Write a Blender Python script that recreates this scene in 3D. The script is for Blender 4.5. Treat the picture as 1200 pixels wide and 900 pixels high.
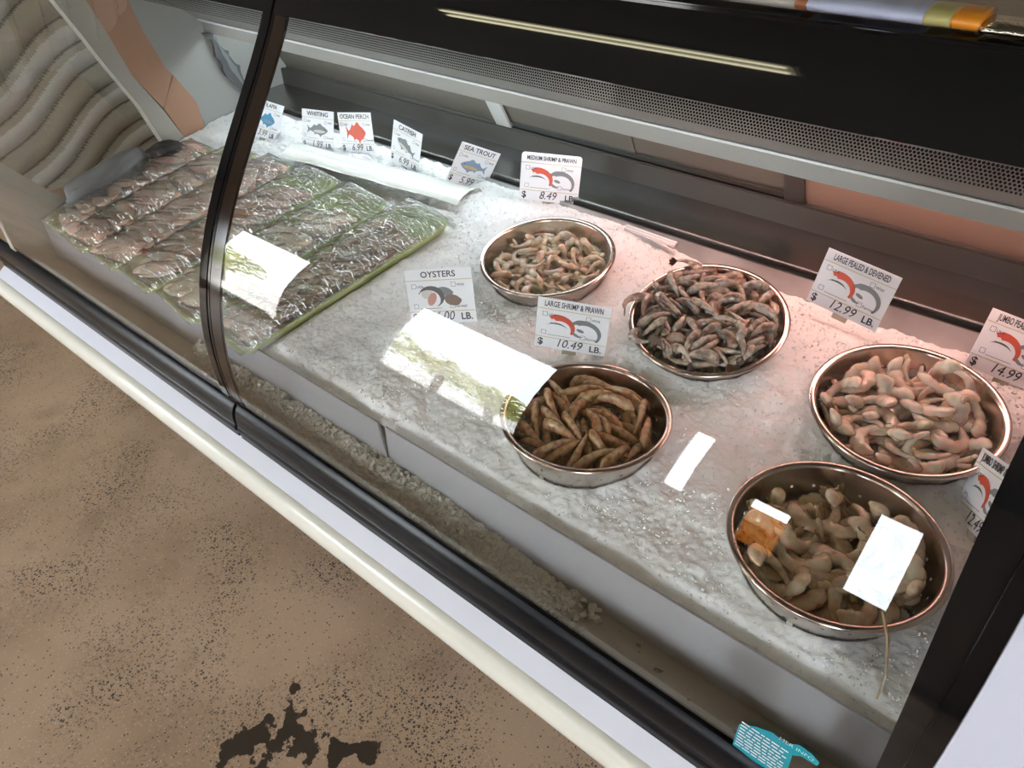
import bpy, bmesh, math, random
from mathutils import Vector, Matrix, Euler, noise
for o in list(bpy.data.objects): bpy.data.objects.remove(o)
SC=bpy.context.scene; COL=SC.collection
H=1.62                      # height of the viewer's eye; z values below are given relative to it
def W(x,y,z): return (x,y,z+H)
# ------------------------------------------------------------------ camera
f=850.
def nrm(v): return Vector(v).normalized()
cX=nrm((1286,640,-f)); cY=nrm((900,-(f*f-1286*900)/-640.,f)); cZ=cX.cross(cY)
Mw=Matrix((cX,cY,cZ))
cam=bpy.data.objects.new('camera',bpy.data.cameras.new('camera')); COL.objects.link(cam)
right=Mw@Vector((1,0,0)); up=Mw@Vector((0,-1,0)); back=Mw@Vector((0,0,-1))
R3=Matrix((right,up,back)).transposed().to_4x4(); R3.translation=Vector((0,0,H)); cam.matrix_world=R3
cam.data.sensor_width=36; cam.data.lens=f/1200*36; cam.data.clip_start=.01; cam.data.clip_end=200
SC.camera=cam
SC.view_settings.view_transform='Standard'; SC.view_settings.look='None'; SC.view_settings.gamma=1; SC.view_settings.use_curve_mapping=False
SC.view_settings.exposure=-0.21
# ------------------------------------------------------------------ world
wd=bpy.data.worlds.new('sky'); SC.world=wd; wd.use_nodes=True
nt=wd.node_tree; nt.nodes.clear(); ow=nt.nodes.new('ShaderNodeOutputWorld'); bg=nt.nodes.new('ShaderNodeBackground')
bg.inputs[0].default_value=(.86,.92,1,1); bg.inputs[1].default_value=24.0; nt.links.new(bg.outputs[0],ow.inputs[0])
# windows of the shop front, the last an added unseen one for more daylight (x0,x1,z0,z1 relative) -- also sampled as light portals
WIN=[(-6.15,-5.0,-1.35,.46),(-3.75,-2.36,-1.0,.62),(-1.33,-1.16,-.42,.68),(-.82,-.56,-.72,.09),(-.21,.05,-.62,.70),(1.5,2.7,-1.5,.7)]
for x0,x1,z0,z1 in WIN:
    L=bpy.data.lights.new('window_portal','AREA'); L.shape='RECTANGLE'; L.size=x1-x0; L.size_y=z1-z0; L.cycles.is_portal=True
    o=bpy.data.objects.new('window_portal',L); COL.objects.link(o); o.location=W((x0+x1)/2,-3.02,(z0+z1)/2); o.rotation_euler=(-math.pi/2,0,0)
    o.rotation_euler=(math.pi/2,0,math.pi) 
sun=bpy.data.objects.new('sun',bpy.data.lights.new('sun','SUN')); COL.objects.link(sun); sun.data.energy=45; sun.data.angle=.01; sun.data.color=(1,.95,.86)
sun.rotation_euler=(math.radians(-38),0,math.radians(15))     # high behind the shop: falls on the car park, not through the windows
# ------------------------------------------------------------------ materials
def mat(name,col=(.8,.8,.8),rough=.5,metal=0,spec=.5,**k):
    m=bpy.data.materials.new(name); m.use_nodes=True; b=m.node_tree.nodes['Principled BSDF']
    b.inputs['Base Color'].default_value=(*col,1); b.inputs['Roughness'].default_value=rough; b.inputs['Metallic'].default_value=metal
    b.inputs['Specular IOR Level'].default_value=spec
    for a,v in k.items(): b.inputs[a.replace('_',' ')].default_value=v
    return m
def nodes(m): return m.node_tree.nodes,m.node_tree.links,m.node_tree.nodes['Principled BSDF']
def noisemix(m,c1,c2,scale=10,lo=.35,hi=.65,detail=4,coord='Object',inp='Base Color',stretch=None):
    N,L,b=nodes(m); tc=N.new('ShaderNodeTexCoord'); n=N.new('ShaderNodeTexNoise'); r=N.new('ShaderNodeValToRGB')
    n.inputs['Scale'].default_value=scale; n.inputs['Detail'].default_value=detail
    src=tc.outputs[coord]
    if stretch:
        mp=N.new('ShaderNodeMapping'); mp.inputs['Scale'].default_value=stretch; L.new(src,mp.inputs[0]); src=mp.outputs[0]
    L.new(src,n.inputs['Vector']); L.new(n.outputs['Fac'],r.inputs[0])
    e=r.color_ramp.elements; e[0].position=lo; e[0].color=(*c1,1); e[1].position=hi; e[1].color=(*c2,1)
    L.new(r.outputs[0],b.inputs[inp]); return n,r
def bump(m,scale=50,strength=.3,dist=.002,stretch=None,detail=3):
    N,L,b=nodes(m); tc=N.new('ShaderNodeTexCoord'); n=N.new('ShaderNodeTexNoise'); bp=N.new('ShaderNodeBump'); n.inputs['Scale'].default_value=scale; n.inputs['Detail'].default_value=detail
    src=tc.outputs['Object']
    if stretch:
        mp=N.new('ShaderNodeMapping'); mp.inputs['Scale'].default_value=stretch; L.new(src,mp.inputs[0]); src=mp.outputs[0]
    L.new(src,n.inputs['Vector']); L.new(n.outputs['Fac'],bp.inputs['Height']); bp.inputs['Strength'].default_value=strength; bp.inputs['Distance'].default_value=dist
    L.new(bp.outputs[0],b.inputs['Normal']); return bp
def emis(name,col,s):
    m=bpy.data.materials.new(name); m.use_nodes=True; N=m.node_tree.nodes; N.clear(); o=N.new('ShaderNodeOutputMaterial'); e=N.new('ShaderNodeEmission')
    e.inputs[0].default_value=(*col,1); e.inputs[1].default_value=s; m.node_tree.links.new(e.outputs[0],o.inputs[0]); return m
def sheet(name,ior=1.5,tint=(.97,.985,.97),gl=1.0,rough=0.,bumps=None,base=0.,milk=0.,milkcol=(.8,.8,.8)):
    """thin clear sheet: see-through plus a Fresnel mirror"""
    m=bpy.data.materials.new(name); m.use_nodes=True; N=m.node_tree.nodes; L=m.node_tree.links; N.clear()
    o=N.new('ShaderNodeOutputMaterial'); t=N.new('ShaderNodeBsdfTransparent'); g=N.new('ShaderNodeBsdfGlossy'); mx=N.new('ShaderNodeMixShader'); fr=N.new('ShaderNodeLayerWeight'); pw=N.new('ShaderNodeMath'); pw.operation='POWER'; pw.inputs[1].default_value=5; mu=N.new('ShaderNodeMath'); mu.operation='MULTIPLY_ADD'
    t.inputs[0].default_value=(*tint,1); g.inputs['Roughness'].default_value=rough; fr.inputs[0].default_value=.5; f0=((ior-1)/(ior+1))**2; mu.inputs[1].default_value=gl*(1-f0); mu.inputs[2].default_value=base+gl*f0; mu.use_clamp=True
    L.new(fr.outputs['Facing'],pw.inputs[0]); L.new(pw.outputs[0],mu.inputs[0]); L.new(mu.outputs[0],mx.inputs[0]); L.new(g.outputs[0],mx.inputs[2])
    if milk:
        d=N.new('ShaderNodeBsdfDiffuse'); d.inputs[0].default_value=(*milkcol,1); m2=N.new('ShaderNodeMixShader'); m2.inputs[0].default_value=milk
        L.new(t.outputs[0],m2.inputs[1]); L.new(d.outputs[0],m2.inputs[2]); L.new(m2.outputs[0],mx.inputs[1])
    else: L.new(t.outputs[0],mx.inputs[1])
    if bumps:
        tc=N.new('ShaderNodeTexCoord'); mp=N.new('ShaderNodeMapping'); mp.inputs['Rotation'].default_value=(0,0,bumps[3]); mp.inputs['Scale'].default_value=bumps[1]; n=N.new('ShaderNodeTexNoise'); n.inputs['Scale'].default_value=bumps[0]; n.inputs['Detail'].default_value=3; n.inputs['Distortion'].default_value=.6
        bp=N.new('ShaderNodeBump'); bp.inputs['Distance'].default_value=bumps[2]; bp.inputs['Strength'].default_value=1
        L.new(tc.outputs['Object'],mp.inputs[0]); L.new(mp.outputs[0],n.inputs['Vector']); L.new(n.outputs['Fac'],bp.inputs['Height']); L.new(bp.outputs[0],g.inputs['Normal'])
    L.new(mx.outputs[0],o.inputs[0]); return m
def randcol(m,c1,c2,mottle=None,scale=60):
    """colour varies object by object, with a mottled second tone"""
    N,L,b=nodes(m); oi=N.new('ShaderNodeObjectInfo'); r=N.new('ShaderNodeValToRGB'); L.new(oi.outputs['Random'],r.inputs[0])
    e=r.color_ramp.elements; e[0].color=(*c1,1); e[1].color=(*c2,1)
    if mottle:
        tc=N.new('ShaderNodeTexCoord'); n=N.new('ShaderNodeTexNoise'); n.inputs['Scale'].default_value=scale; n.inputs['Detail'].default_value=4; rr=N.new('ShaderNodeValToRGB'); rr.color_ramp.elements[0].position=.42; rr.color_ramp.elements[1].position=.66
        mx=N.new('ShaderNodeMix'); mx.data_type='RGBA'; L.new(tc.outputs['Object'],n.inputs['Vector']); L.new(n.outputs['Fac'],rr.inputs[0]); L.new(rr.outputs[0],mx.inputs[0]); L.new(r.outputs[0],mx.inputs[6]); mx.inputs[7].default_value=(*mottle,1); L.new(mx.outputs[2],b.inputs['Base Color'])
    else: L.new(r.outputs[0],b.inputs['Base Color'])
M={}
M['glass']=sheet('curved_glass',gl=1.7,tint=(.955,.965,.955))
M['black_gloss']=mat('black_enamel_glass',(.006,.006,.007),.04,spec=.6)
M['black_dark']=mat('dark_tinted_edge',(.022,.014,.010),.12,spec=.5)
M['rubber']=mat('black_bumper',(.004,.0045,.006),.27,spec=.22)
M['sill']=mat('white_sill',(.72,.72,.79),.4)
M['cream']=mat('cream_bumper',(.66,.64,.56),.22)
M['cream_dark']=mat('front_kick_panel',(.10,.09,.08),.5)
M['endwhite']=mat('white_end_panel',(.50,.51,.60),.45)
M['steel']=mat('brushed_steel',(.42,.42,.42),.32,1); noisemix(M['steel'],(.30,.30,.30),(.50,.50,.50),8,.3,.7)
M['ledge']=mat('wet_steel_ledge',(.30,.31,.31),.26,1); bump(M['ledge'],140,.25,.001)
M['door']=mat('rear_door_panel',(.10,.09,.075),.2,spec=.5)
M['door_pinklit']=mat('rear_door_panel_lit',(.20,.13,.10),.25)  # lighter copy of the door panel, rose lamp light put into its colour
M['gasket']=mat('door_track',(.03,.028,.024),.4)
M['rail']=mat('pale_rail',(.36,.36,.34),.3)
M['canopy']=mat('grey_canopy',(.20,.20,.19),.3)
M['casetop']=mat('black_case_top',(.004,.004,.005),.08)
M['endwall']=mat('grey_end_wall',(.34,.345,.33),.4)
M['endframe']=mat('end_window_frame',(.40,.38,.34),.4)
M['peach']=mat('peach_strip',(.42,.235,.15),.4)
M['acrylic']=sheet('frosted_acrylic',tint=(.8,.8,.8),milk=.72,milkcol=(.42,.41,.43),rough=.2)
M['chan']=mat('channel_pan',(.36,.32,.26),.3,.35); bump(M['chan'],60,.2,.001)
M['ice']=mat('crushed_ice',(.97,.97,.98),.32,spec=.4,Subsurface_Weight=.6,Subsurface_Scale=.012,Subsurface_Radius=(1,1,1)); bump(M['ice'],520,.45,.0013,detail=2)
M['icechip']=mat('ice_chips',(.97,.975,.98),.22,spec=.5,Subsurface_Weight=.15,Subsurface_Scale=.005,Subsurface_Radius=(1,1,1))
M['icewet']=mat('wet_ice',(.52,.50,.43),.2,spec=.6)
M['colsteel']=mat('colander_steel',(.62,.58,.54),.24,1); bump(M['colsteel'],90,.05,.0005)
M['rim']=mat('rolled_rim',(.68,.56,.50),.2,1)  # steel rim; reflected pink light is put into its colour
M['tray']=mat('green_tray',(.42,.48,.20),.35); noisemix(M['tray'],(.33,.39,.14),(.50,.56,.27),20)
M['film']=sheet('cling_film',gl=3.5,base=.06,rough=.05,milk=.05,bumps=(10,(1,6.5,1),.035,.35))
M['card']=mat('tag_card',(.82,.83,.87),.35)
M['ink']=mat('black_ink',(.02,.02,.03),.5); M['rule']=mat('ochre_rule',(.55,.45,.22),.5); M['pen']=mat('marker_ink',(.03,.02,.04),.4)
M['clip']=mat('clear_tag_holder',(.55,.52,.42),.15,Transmission_Weight=.4)
for n_,c_ in dict(red=(.62,.09,.05),blue=(.05,.25,.42),grey=(.20,.22,.23),dark=(.10,.10,.11),tan=(.50,.38,.18),slate=(.20,.27,.38),pale=(.62,.58,.56),brown=(.20,.14,.12),flesh=(.55,.27,.22)).items(): M['p_'+n_]=mat('print_'+n_,c_,.5)
def flesh(name,c1,c2,mot,scale=60,rough=.13):
    m=mat(name,c1,rough,spec=.55,Subsurface_Weight=.35,Subsurface_Scale=.008,Coat_Weight=.5,Coat_Roughness=.06); randcol(m,c1,c2,mot,scale); return m
M['s_c1']=flesh('medium_shrimp',(.56,.47,.34),(.70,.61,.48),(.47,.36,.24),90)
M['s_c2']=flesh('shell_on_shrimp',(.34,.26,.20),(.52,.43,.36),(.18,.13,.10),110)
M['s_c3']=flesh('large_shrimp',(.48,.29,.15),(.62,.43,.25),(.30,.16,.07),110)
M['s_c4']=flesh('peeled_shrimp',(.68,.57,.46),(.80,.70,.59),(.60,.46,.35),70)
M['s_c5']=flesh('jumbo_shrimp',(.54,.41,.27),(.68,.56,.41),(.46,.32,.19),70)
M['tail']=mat('tail_fan',(.38,.24,.13),.25); M['taildark']=mat('shell_tail_fan',(.13,.08,.06),.3)
M['f_brown']=flesh('brown_fillet',(.52,.40,.28),(.68,.54,.40),(.38,.24,.16),45)
M['f_white']=flesh('white_fillet',(.76,.67,.53),(.84,.76,.63),(.66,.50,.37),30)
M['f_pink']=flesh('pink_fillet',(.74,.54,.45),(.82,.68,.58),(.62,.36,.28),25)
M['f_orange']=flesh('orange_fillet',(.62,.27,.13),(.66,.45,.32),(.66,.52,.42),25)
M['plastic_strip']=mat('white_plastic',(.93,.96,.90),.18,spec=.6)
M['greyfish']=mat('grey_bag',(.17,.18,.19),.3); M['darkbag']=mat('dark_rubber',(.02,.02,.02),.5)
M['wall']=mat('shop_wall',(.42,.33,.25),.7); M['ceil']=mat('ceiling_paint',(.12,.11,.09),.8)
M['tube']=emis('fluorescent_tube',(1,.92,.62),14); M['fixture']=mat('fixture',(.6,.6,.55),.4)
M['cooltube']=emis('cool_case_tube',(.84,.95,1),33.); M['rosetube']=emis('rose_case_tube',(1,.55,.47),40.)
M['teal']=mat('teal_sticker',(.0,.26,.32),.4); M['white']=mat('white_print',(.85,.88,.9),.5)
# floor
m=M['floor']=mat('speckled_floor',(.3,.2,.13),.38); N,L,b=nodes(m)
tc=N.new('ShaderNodeTexCoord')
def ntex(scale,detail=3,src=None):
    n=N.new('ShaderNodeTexNoise'); n.inputs['Scale'].default_value=scale; n.inputs['Detail'].default_value=detail; L.new(tc.outputs['Object'],n.inputs['Vector']); return n.outputs['Fac']
def ramp(src,a,b_,va=0,vb=1):
    r=N.new('ShaderNodeMapRange'); r.inputs[1].default_value=a; r.inputs[2].default_value=b_; r.inputs[3].default_value=va; r.inputs[4].default_value=vb; L.new(src,r.inputs[0]); return r.outputs[0]
def mixc(fac,a,c):
    x=N.new('ShaderNodeMix'); x.data_type='RGBA'; L.new(fac,x.inputs[0]) 
    if isinstance(a,tuple): x.inputs[6].default_value=(*a,1)
    else: L.new(a,x.inputs[6])
    x.inputs[7].default_value=(*c,1); return x.outputs[2]
def mth(op,a,c):
    x=N.new('ShaderNodeMath'); x.operation=op
    for i,v in enumerate((a,c)):
        if isinstance(v,(int,float)): x.inputs[i].default_value=v
        else: L.new(v,x.inputs[i])
    return x.outputs[0]
base=mixc(ramp(ntex(2.2,5),.40,.62),(.55,.385,.26),(.42,.285,.185))
def flecks(scale,rad,dens,seedscale):
    v=N.new('ShaderNodeTexVoronoi'); v.inputs['Scale'].default_value=scale; L.new(tc.outputs['Object'],v.inputs['Vector'])
    sep=N.new('ShaderNodeSeparateColor'); L.new(v.outputs['Color'],sep.inputs[0])
    near=ramp(v.outputs['Distance'],rad,rad*1.25,1,0); keep=ramp(sep.outputs[seedscale],dens,dens+.01,0,1)
    return mth('MULTIPLY',near,keep)
dens=ramp(ntex(3.5,3),.45,.62)
c=mixc(flecks(150,.22,.62,0),base,(.60,.50,.40))
c=mixc(flecks(130,.25,.80,1),c,(.11,.08,.06))
c=mixc(mth('MULTIPLY',flecks(210,.30,.35,2),dens),c,(.04,.03,.028))
c=mixc(mth('MULTIPLY',flecks(120,.34,.6,0),dens),c,(.07,.055,.05))
# worn-through patches near the front of the case
def blob(x,y,r):
    s=N.new('ShaderNodeVectorMath'); s.operation='DISTANCE'; L.new(tc.outputs['Object'],s.inputs[0]); s.inputs[1].default_value=(x,y,0); return ramp(s.outputs['Value'],0,r,1,0)
bl=None
for x,y,r in ((-.96,.215,.10),(-.925,.29,.10),(-.88,.30,.09),(-.99,.20,.08),(-.80,.33,.07),(-.75,.37,.06),(-1.0,.36,.03)):
    q=blob(x,y,r); bl=q if bl is None else mth('MAXIMUM',bl,q)
wn=mth('ADD',mth('MULTIPLY',bl,.42),ntex(26,5))
c=mixc(ramp(wn,.735,.75),c,(.045,.032,.022))
c=mixc(mth('MULTIPLY',ramp(ntex(5.5,6),.58,.72),.28),c,(.17,.11,.065))
L.new(c,b.inputs['Base Color']); bump(m,30,.15,.002)
# ------------------------------------------------------------------ helpers
def new(name,me,material=None,parent=None,label=None,cat=None,group=None,kind=None):
    o=bpy.data.objects.new(name,me); COL.objects.link(o)
    if material is not None and me is not None and not me.materials: me.materials.append(material)
    if parent is not None: o.parent=parent
    if label: o['label']=label
    if cat: o['category']=cat
    if group: o['group']=group
    if kind: o['kind']=kind
    return o
def mesh(name,V,F,smooth=False):
    me=bpy.data.meshes.new(name); me.from_pydata([tuple(v) for v in V],[],F)
    if smooth: me.shade_smooth()
    return me
def box(x0,x1,y0,y1,z0,z1,bev=0):
    bm=bmesh.new(); bmesh.ops.create_cube(bm,size=1)
    for v in bm.verts: v.co=Vector((x0+(v.co.x+.5)*(x1-x0),y0+(v.co.y+.5)*(y1-y0),z0+H+(v.co.z+.5)*(z1-z0)))
    if bev: bmesh.ops.bevel(bm,geom=bm.edges[:],offset=bev,segments=2,affect='EDGES')
    me=bpy.data.meshes.new('b'); bm.to_mesh(me); bm.free(); return me
def extr(prof,x0,x1,close=True,smooth=False):
    """profile of (y,z) points extruded along the case"""
    n=len(prof); V=[W(x0,y,z) for y,z in prof]+[W(x1,y,z) for y,z in prof]
    F=[(i,(i+1)%n,n+(i+1)%n,n+i) for i in range(n if close else n-1)]
    if close: F+= [tuple(range(n-1,-1,-1)),tuple(range(n,2*n))]
    me=mesh('e',V,F)
    bm=bmesh.new(); bm.from_mesh(me); bmesh.ops.recalc_face_normals(bm,faces=bm.faces); bm.to_mesh(me); bm.free()
    if smooth:
        me.shade_smooth(); me.set_sharp_from_angle(angle=math.radians(40))
    return me
def poly_yz(pts,x0,x1): return extr(pts,x0,x1)
def sm0(a,b_,x): t=max(0,min(1,(x-a)/(b_-a))); return t*t*(3-2*t)
def empty(name,loc,rot=(0,0,0),**k):
    o=new(name,None,**k); o.location=loc; o.rotation_euler=rot; o.empty_display_size=.05; return o
def lathe(prof,n=64,smooth=True):
    V=[];F=[]
    for r,z in prof:
        for j in range(n): a=2*math.pi*j/n; V.append((r*math.cos(a),r*math.sin(a),z))
    for i in range(len(prof)-1):
        for j in range(n): F.append((i*n+j,i*n+(j+1)%n,(i+1)*n+(j+1)%n,(i+1)*n+j))
    me=mesh('l',V,F,smooth); bm=bmesh.new(); bm.from_mesh(me); bmesh.ops.remove_doubles(bm,verts=bm.verts,dist=1e-6); bmesh.ops.recalc_face_normals(bm,faces=bm.faces); bm.to_mesh(me); bm.free(); 
    if smooth: me.shade_smooth()
    return me
def tube(p,q,r,n=12):
    p=Vector(p);q=Vector(q);d=(q-p).normalized(); a=d.orthogonal().normalized(); b_=d.cross(a); V=[];F=[]
    for c_ in (p,q):
        for j in range(n): t=2*math.pi*j/n; V.append(c_+r*(math.cos(t)*a+math.sin(t)*b_))
    for j in range(n): F.append((j,(j+1)%n,n+(j+1)%n,n+j))
    F+=[tuple(range(n-1,-1,-1)),tuple(range(n,2*n))]; return mesh('t',V,F)
# ------------------------------------------------------------------ room
XL=-2.08; XP=-1.10; XR=.075
fl=new('floor',mesh('floor',[(-8,-3,0),(3,-3,0),(3,4,0),(-8,4,0)],[(0,1,2,3)]),M['floor'],kind='structure')
new('ceiling',mesh('c',[(-8,-3,H+1.35),(-8,4,H+1.35),(3,4,H+1.35),(3,-3,H+1.35)],[(0,1,2,3)]),M['ceil'],kind='structure')
new('wall_back',box(-8,3,4,4.1,-1.62,1.35),M['wall'],kind='structure')
new('wall_left',box(-8.1,-8,-3.1,4.1,-1.62,1.35),M['wall'],kind='structure')
new('wall_right',box(3,3.1,-3.1,4.1,-1.62,1.35),M['wall'],kind='structure')
# shop front wall with openings: one bmesh of rectangles around the holes
def wall_with_holes(holes,x0,x1,z0,z1,y0,y1):
    xs=sorted({x0,x1}|{h[0] for h in holes}|{h[1] for h in holes}); zs=sorted({z0,z1}|{h[2] for h in holes}|{h[3] for h in holes})
    V=[];F=[]
    for i in range(len(xs)-1):
        for k in range(len(zs)-1):
            cx=(xs[i]+xs[i+1])/2; cz=(zs[k]+zs[k+1])/2
            if any(h[0]<cx<h[1] and h[2]<cz<h[3] for h in holes): continue
            b0=len(V)
            for y in (y0,y1): V+= [W(xs[i],y,zs[k]),W(xs[i+1],y,zs[k]),W(xs[i+1],y,zs[k+1]),W(xs[i],y,zs[k+1])]
            F+= [(b0,b0+1,b0+2,b0+3),(b0+7,b0+6,b0+5,b0+4),(b0,b0+4,b0+5,b0+1),(b0+1,b0+5,b0+6,b0+2),(b0+2,b0+6,b0+7,b0+3),(b0+3,b0+7,b0+4,b0)]
    return mesh('w',V,F)
wf=new('wall_front',wall_with_holes(WIN,-8,3,-1.62,1.35,-3.1,-3.0),M['wall'],kind='structure')
M['winframe']=mat('window_frame',(.25,.24,.22),.4); M['pane']=sheet('window_pane',gl=1,tint=(.97,.98,.98))
for i,(x0,x1,z0,z1) in enumerate(WIN):
    w=empty('window_%d'%(i+1),W((x0+x1)/2,-3.05,z0),kind='structure'); t=.02
    bm=bmesh.new()
    fr=new('window_frame',wall_with_holes([(x0+t,x1-t,z0+t,z1-t)],x0,x1,z0,z1,-3.07,-3.03),M['winframe']); fr.parent=w; fr.matrix_parent_inverse=Matrix.Translation(w.location).inverted()
    bm.free()
    pn=new('window_pane',mesh('p',[W(x0+t,-3.05,z0+t),W(x1-t,-3.05,z0+t),W(x1-t,-3.05,z1-t),W(x0+t,-3.05,z1-t)],[(0,1,2,3)]),M['pane']); pn.parent=w; pn.matrix_parent_inverse=Matrix.Translation(w.location).inverted()
# outside, seen only as a reflection: pavement, trees, an orange board
M['pave']=mat('car_park',(.50,.48,.45),.8); M['leaf']=mat('leaves',(.50,.52,.16),.6); M['bark']=mat('bark',(.10,.07,.05),.8); M['orange']=mat('orange_board',(.85,.28,.02),.5)
new('pavement',mesh('p',[(-40,-40,-.05),(30,-40,-.05),(30,-3.1,-.05),(-40,-3.1,-.05)],[(0,1,2,3)]),M['pave'],kind='structure')
def tree(x,y,h,seed):
    rnd=random.Random(seed); t=empty('street_tree',(x,y,-.05),label='leafy tree outside reflected in the curved glass',cat='tree',group='trees outside the shop front')
    new('trunk',tube((0,0,0),(rnd.uniform(-.1,.1),0,h*.6),.09,8),M['bark'],t)
    for k in range(6):
        a=rnd.uniform(0,6.28); new('branch',tube((0,0,h*rnd.uniform(.3,.55)),(h*.3*math.cos(a),h*.3*math.sin(a),h*rnd.uniform(.6,.9)),.025,6),M['bark'],t)
    V=[];F=[]
    for k in range(900):
        d=Vector((rnd.gauss(0,1),rnd.gauss(0,1),rnd.gauss(0,1))).normalized()*rnd.random()**.4; c_=Vector((d.x*h*.36,d.y*h*.36,h*.66+d.z*h*.33)); u=Vector((rnd.gauss(0,1),rnd.gauss(0,1),rnd.gauss(0,1))).normalized(); v=u.orthogonal().normalized(); s=rnd.uniform(.05,.11); b0=len(V)
        V+=[c_+u*s,c_+v*s*.5,c_-u*s,c_-v*s*.5]; F.append((b0,b0+1,b0+2,b0+3))
    new('foliage',mesh('f',V,F),M['leaf'],t,kind='stuff')
for i,(x,y,h) in enumerate(((-7.5,-9,2.3),(-5.6,-8,1.9),(-9.4,-9.5,2.6),(-12,-7.5,2.2))): tree(x,y,h,i)
new('orange_board',box(-1.25,-.5,-3.9,-3.8,-1.6,.02),M['orange'],label='orange board outside the shop window',cat='board')
# ceiling tube fixtures
def fixture(x0,x1,y,label,n=2):
    t=empty('tube_light',W((x0+x1)/2,y,1.34),label=label,cat='ceiling light')
    inv=Matrix.Translation(t.location).inverted()
    o=new('housing',box(x0,x1,y-.09,y+.09,1.29,1.345,.01),M['fixture'],t); o.matrix_parent_inverse=inv
    for k in range(n):
        yy=y+(-.045 if k==0 else .045); o=new('tube',tube(W(x0+.03,yy,1.262),W(x1-.03,yy,1.262),.016),M['tube'],t); o.matrix_parent_inverse=inv
fixture(-2.4,-.85,-.15,'twin fluorescent ceiling fixture in front of the display case')
fixture(-6.2,-4.6,1.0,'twin fluorescent ceiling fixture far to the left')
fixture(.6,2.1,-1.2,'twin fluorescent ceiling fixture to the right')
fixture(-2.6,-1.0,2.3,'added unseen ceiling fixture behind the case, brightening the wavy wall')  # added out of view to light the wavy wall panel and canopy
# ------------------------------------------------------------------ display case
case=empty('display_case',W(-1,.45,-1.62),label='long refrigerated seafood display case with curved glass front and white sill',cat='display case')
CINV=Matrix.Translation(case.location).inverted()
def part(name,me,m,parent=None,**k):
    o=new(name,me,m,parent or case,**k)
    if parent is None: o.matrix_parent_inverse=CINV
   
    return o
GP=[(0.483,-0.905),(0.4773,-0.86),(0.4739,-0.82),(0.4729,-0.78),(0.4747,-0.74),(0.4798,-0.7),(0.4884,-0.66),(0.5005,-0.62),(0.5163,-0.58),(0.5354,-0.54),(0.5576,-0.5),(0.5825,-0.46),(0.6093,-0.42),(0.6374,-0.38),(0.6659,-0.34),(0.6938,-0.3),(0.72,-0.26),(0.743,-0.22),(.765,-.19),(.788,-.168)]
def catmull(P,k=4):
    out=[]
    for i in range(len(P)-1):
        p0=P[max(i-1,0)];p1=P[i];p2=P[i+1];p3=P[min(i+2,len(P)-1)]
        for s in range(k):
            t=s/k; out.append(tuple(.5*((2*p1[q])+(-p0[q]+p2[q])*t+(2*p0[q]-5*p1[q]+4*p2[q]-p3[q])*t*t+(-p0[q]+3*p1[q]-3*p2[q]+p3[q])*t**3) for q in (0,1)))
    out.append(P[-1]); return out
GS=catmull(GP)
def gl_off(d,z0=-9,z1=9):
    out=[]
    for i,(y,z) in enumerate(GS):
        a=GS[max(i-1,0)];b_=GS[min(i+1,len(GS)-1)]; ty,tz=b_[0]-a[0],b_[1]-a[1]; l=math.hypot(ty,tz)
        if z0<=z<=z1: out.append((y-tz/l*d,z+ty/l*d))       # d>0: outwards, towards the viewer
    return out
def strip_on_glass(x0,x1,d0,d1,z0=-9,z1=9): return extr(gl_off(d0,z0,z1)+gl_off(d1,z0,z1)[::-1],x0,x1,smooth=True)
g1=part('curved_glass_panel',extr(GS,XL,XP-.004,False,True),M['glass'],label='left curved glass panel')
g2=part('curved_glass_panel',extr(GS,XP+.004,XR,False,True),M['glass'],label='right curved glass panel')
part('edge_band',strip_on_glass(XP-.024,XP-.003,.0006,.003),M['black_gloss'],label='glossy black band on left glass edge')
part('edge_seal',strip_on_glass(XP-.003,XP+.005,-.006,.0015),M['casetop'])
part('edge_band',strip_on_glass(XP+.005,XP+.036,-.004,.0008),M['black_dark'],label='brownish dark band on right glass edge')
P_=gl_off(.0022); V=[]; F=[]
for i,(y,z) in enumerate(P_):
    V+=[W(.060-.024*sm0(-.85,-.35,z),y,z),W(XR,y,z)]
    if i: F.append((2*i-2,2*i-1,2*i+1,2*i))
part('edge_band',mesh('eb',V,F,True),M['black_gloss'],label='wide glossy black band at right end')
part('end_seal',strip_on_glass(XR,.093,-.03,.008),M['casetop'])
part('end_panel',extr([(.44,-1.0)]+gl_off(.014)+[(1.4,-.155),(1.4,-1.62),(.44,-1.62)],.093,.145),M['endwhite'],label='white right end panel')
part('end_panel_inner',extr(gl_off(-.002)+[(1.38,-.17),(1.38,-1.0),(.5,-1.0)],.076,.092),M['endwall'])
for xa,xb in ((XL,XP-.003),(XP+.005,.075)): part('enamel_band',strip_on_glass(xa,xb,.0007,.0035,-.240),M['black_gloss'],label='black enamel band along top of glass')
# dotted fringe of the enamel band
bm=bmesh.new(); prof=[(y,z) for y,z in gl_off(.0012) if -.30<z<-.230]
import bisect
def on_glass(s,d=.0012):     # s metres of z below the band edge
    z=-.240-s; P=gl_off(d); 
    for i in range(len(P)-1):
        if P[i][1]<=z<=P[i+1][1]:
            t=(z-P[i][1])/(P[i+1][1]-P[i][1]); return P[i][0]+t*(P[i+1][0]-P[i][0]),z
V=[];F=[]
for row in range(7):
    rr=(.00165-.00009*row); nx=int((XR-XL)/.0036)
    for k in range(nx):
        x=XL+(k+.5*(row%2))*.0036
        if XP-.025<x<XP+.03 or x>.045: continue
        s=.0008+row*.0027; b0=len(V)
        for q in range(6):
            a=q*math.pi/3; y,z=on_glass(s+rr*math.sin(a)*.85); V.append(W(x+rr*math.cos(a),y,z))
        F.append(tuple(range(b0,b0+6)))
part('dotted_fringe',mesh('d',V,F),M['black_gloss'],kind='stuff')
bm.free()
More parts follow.
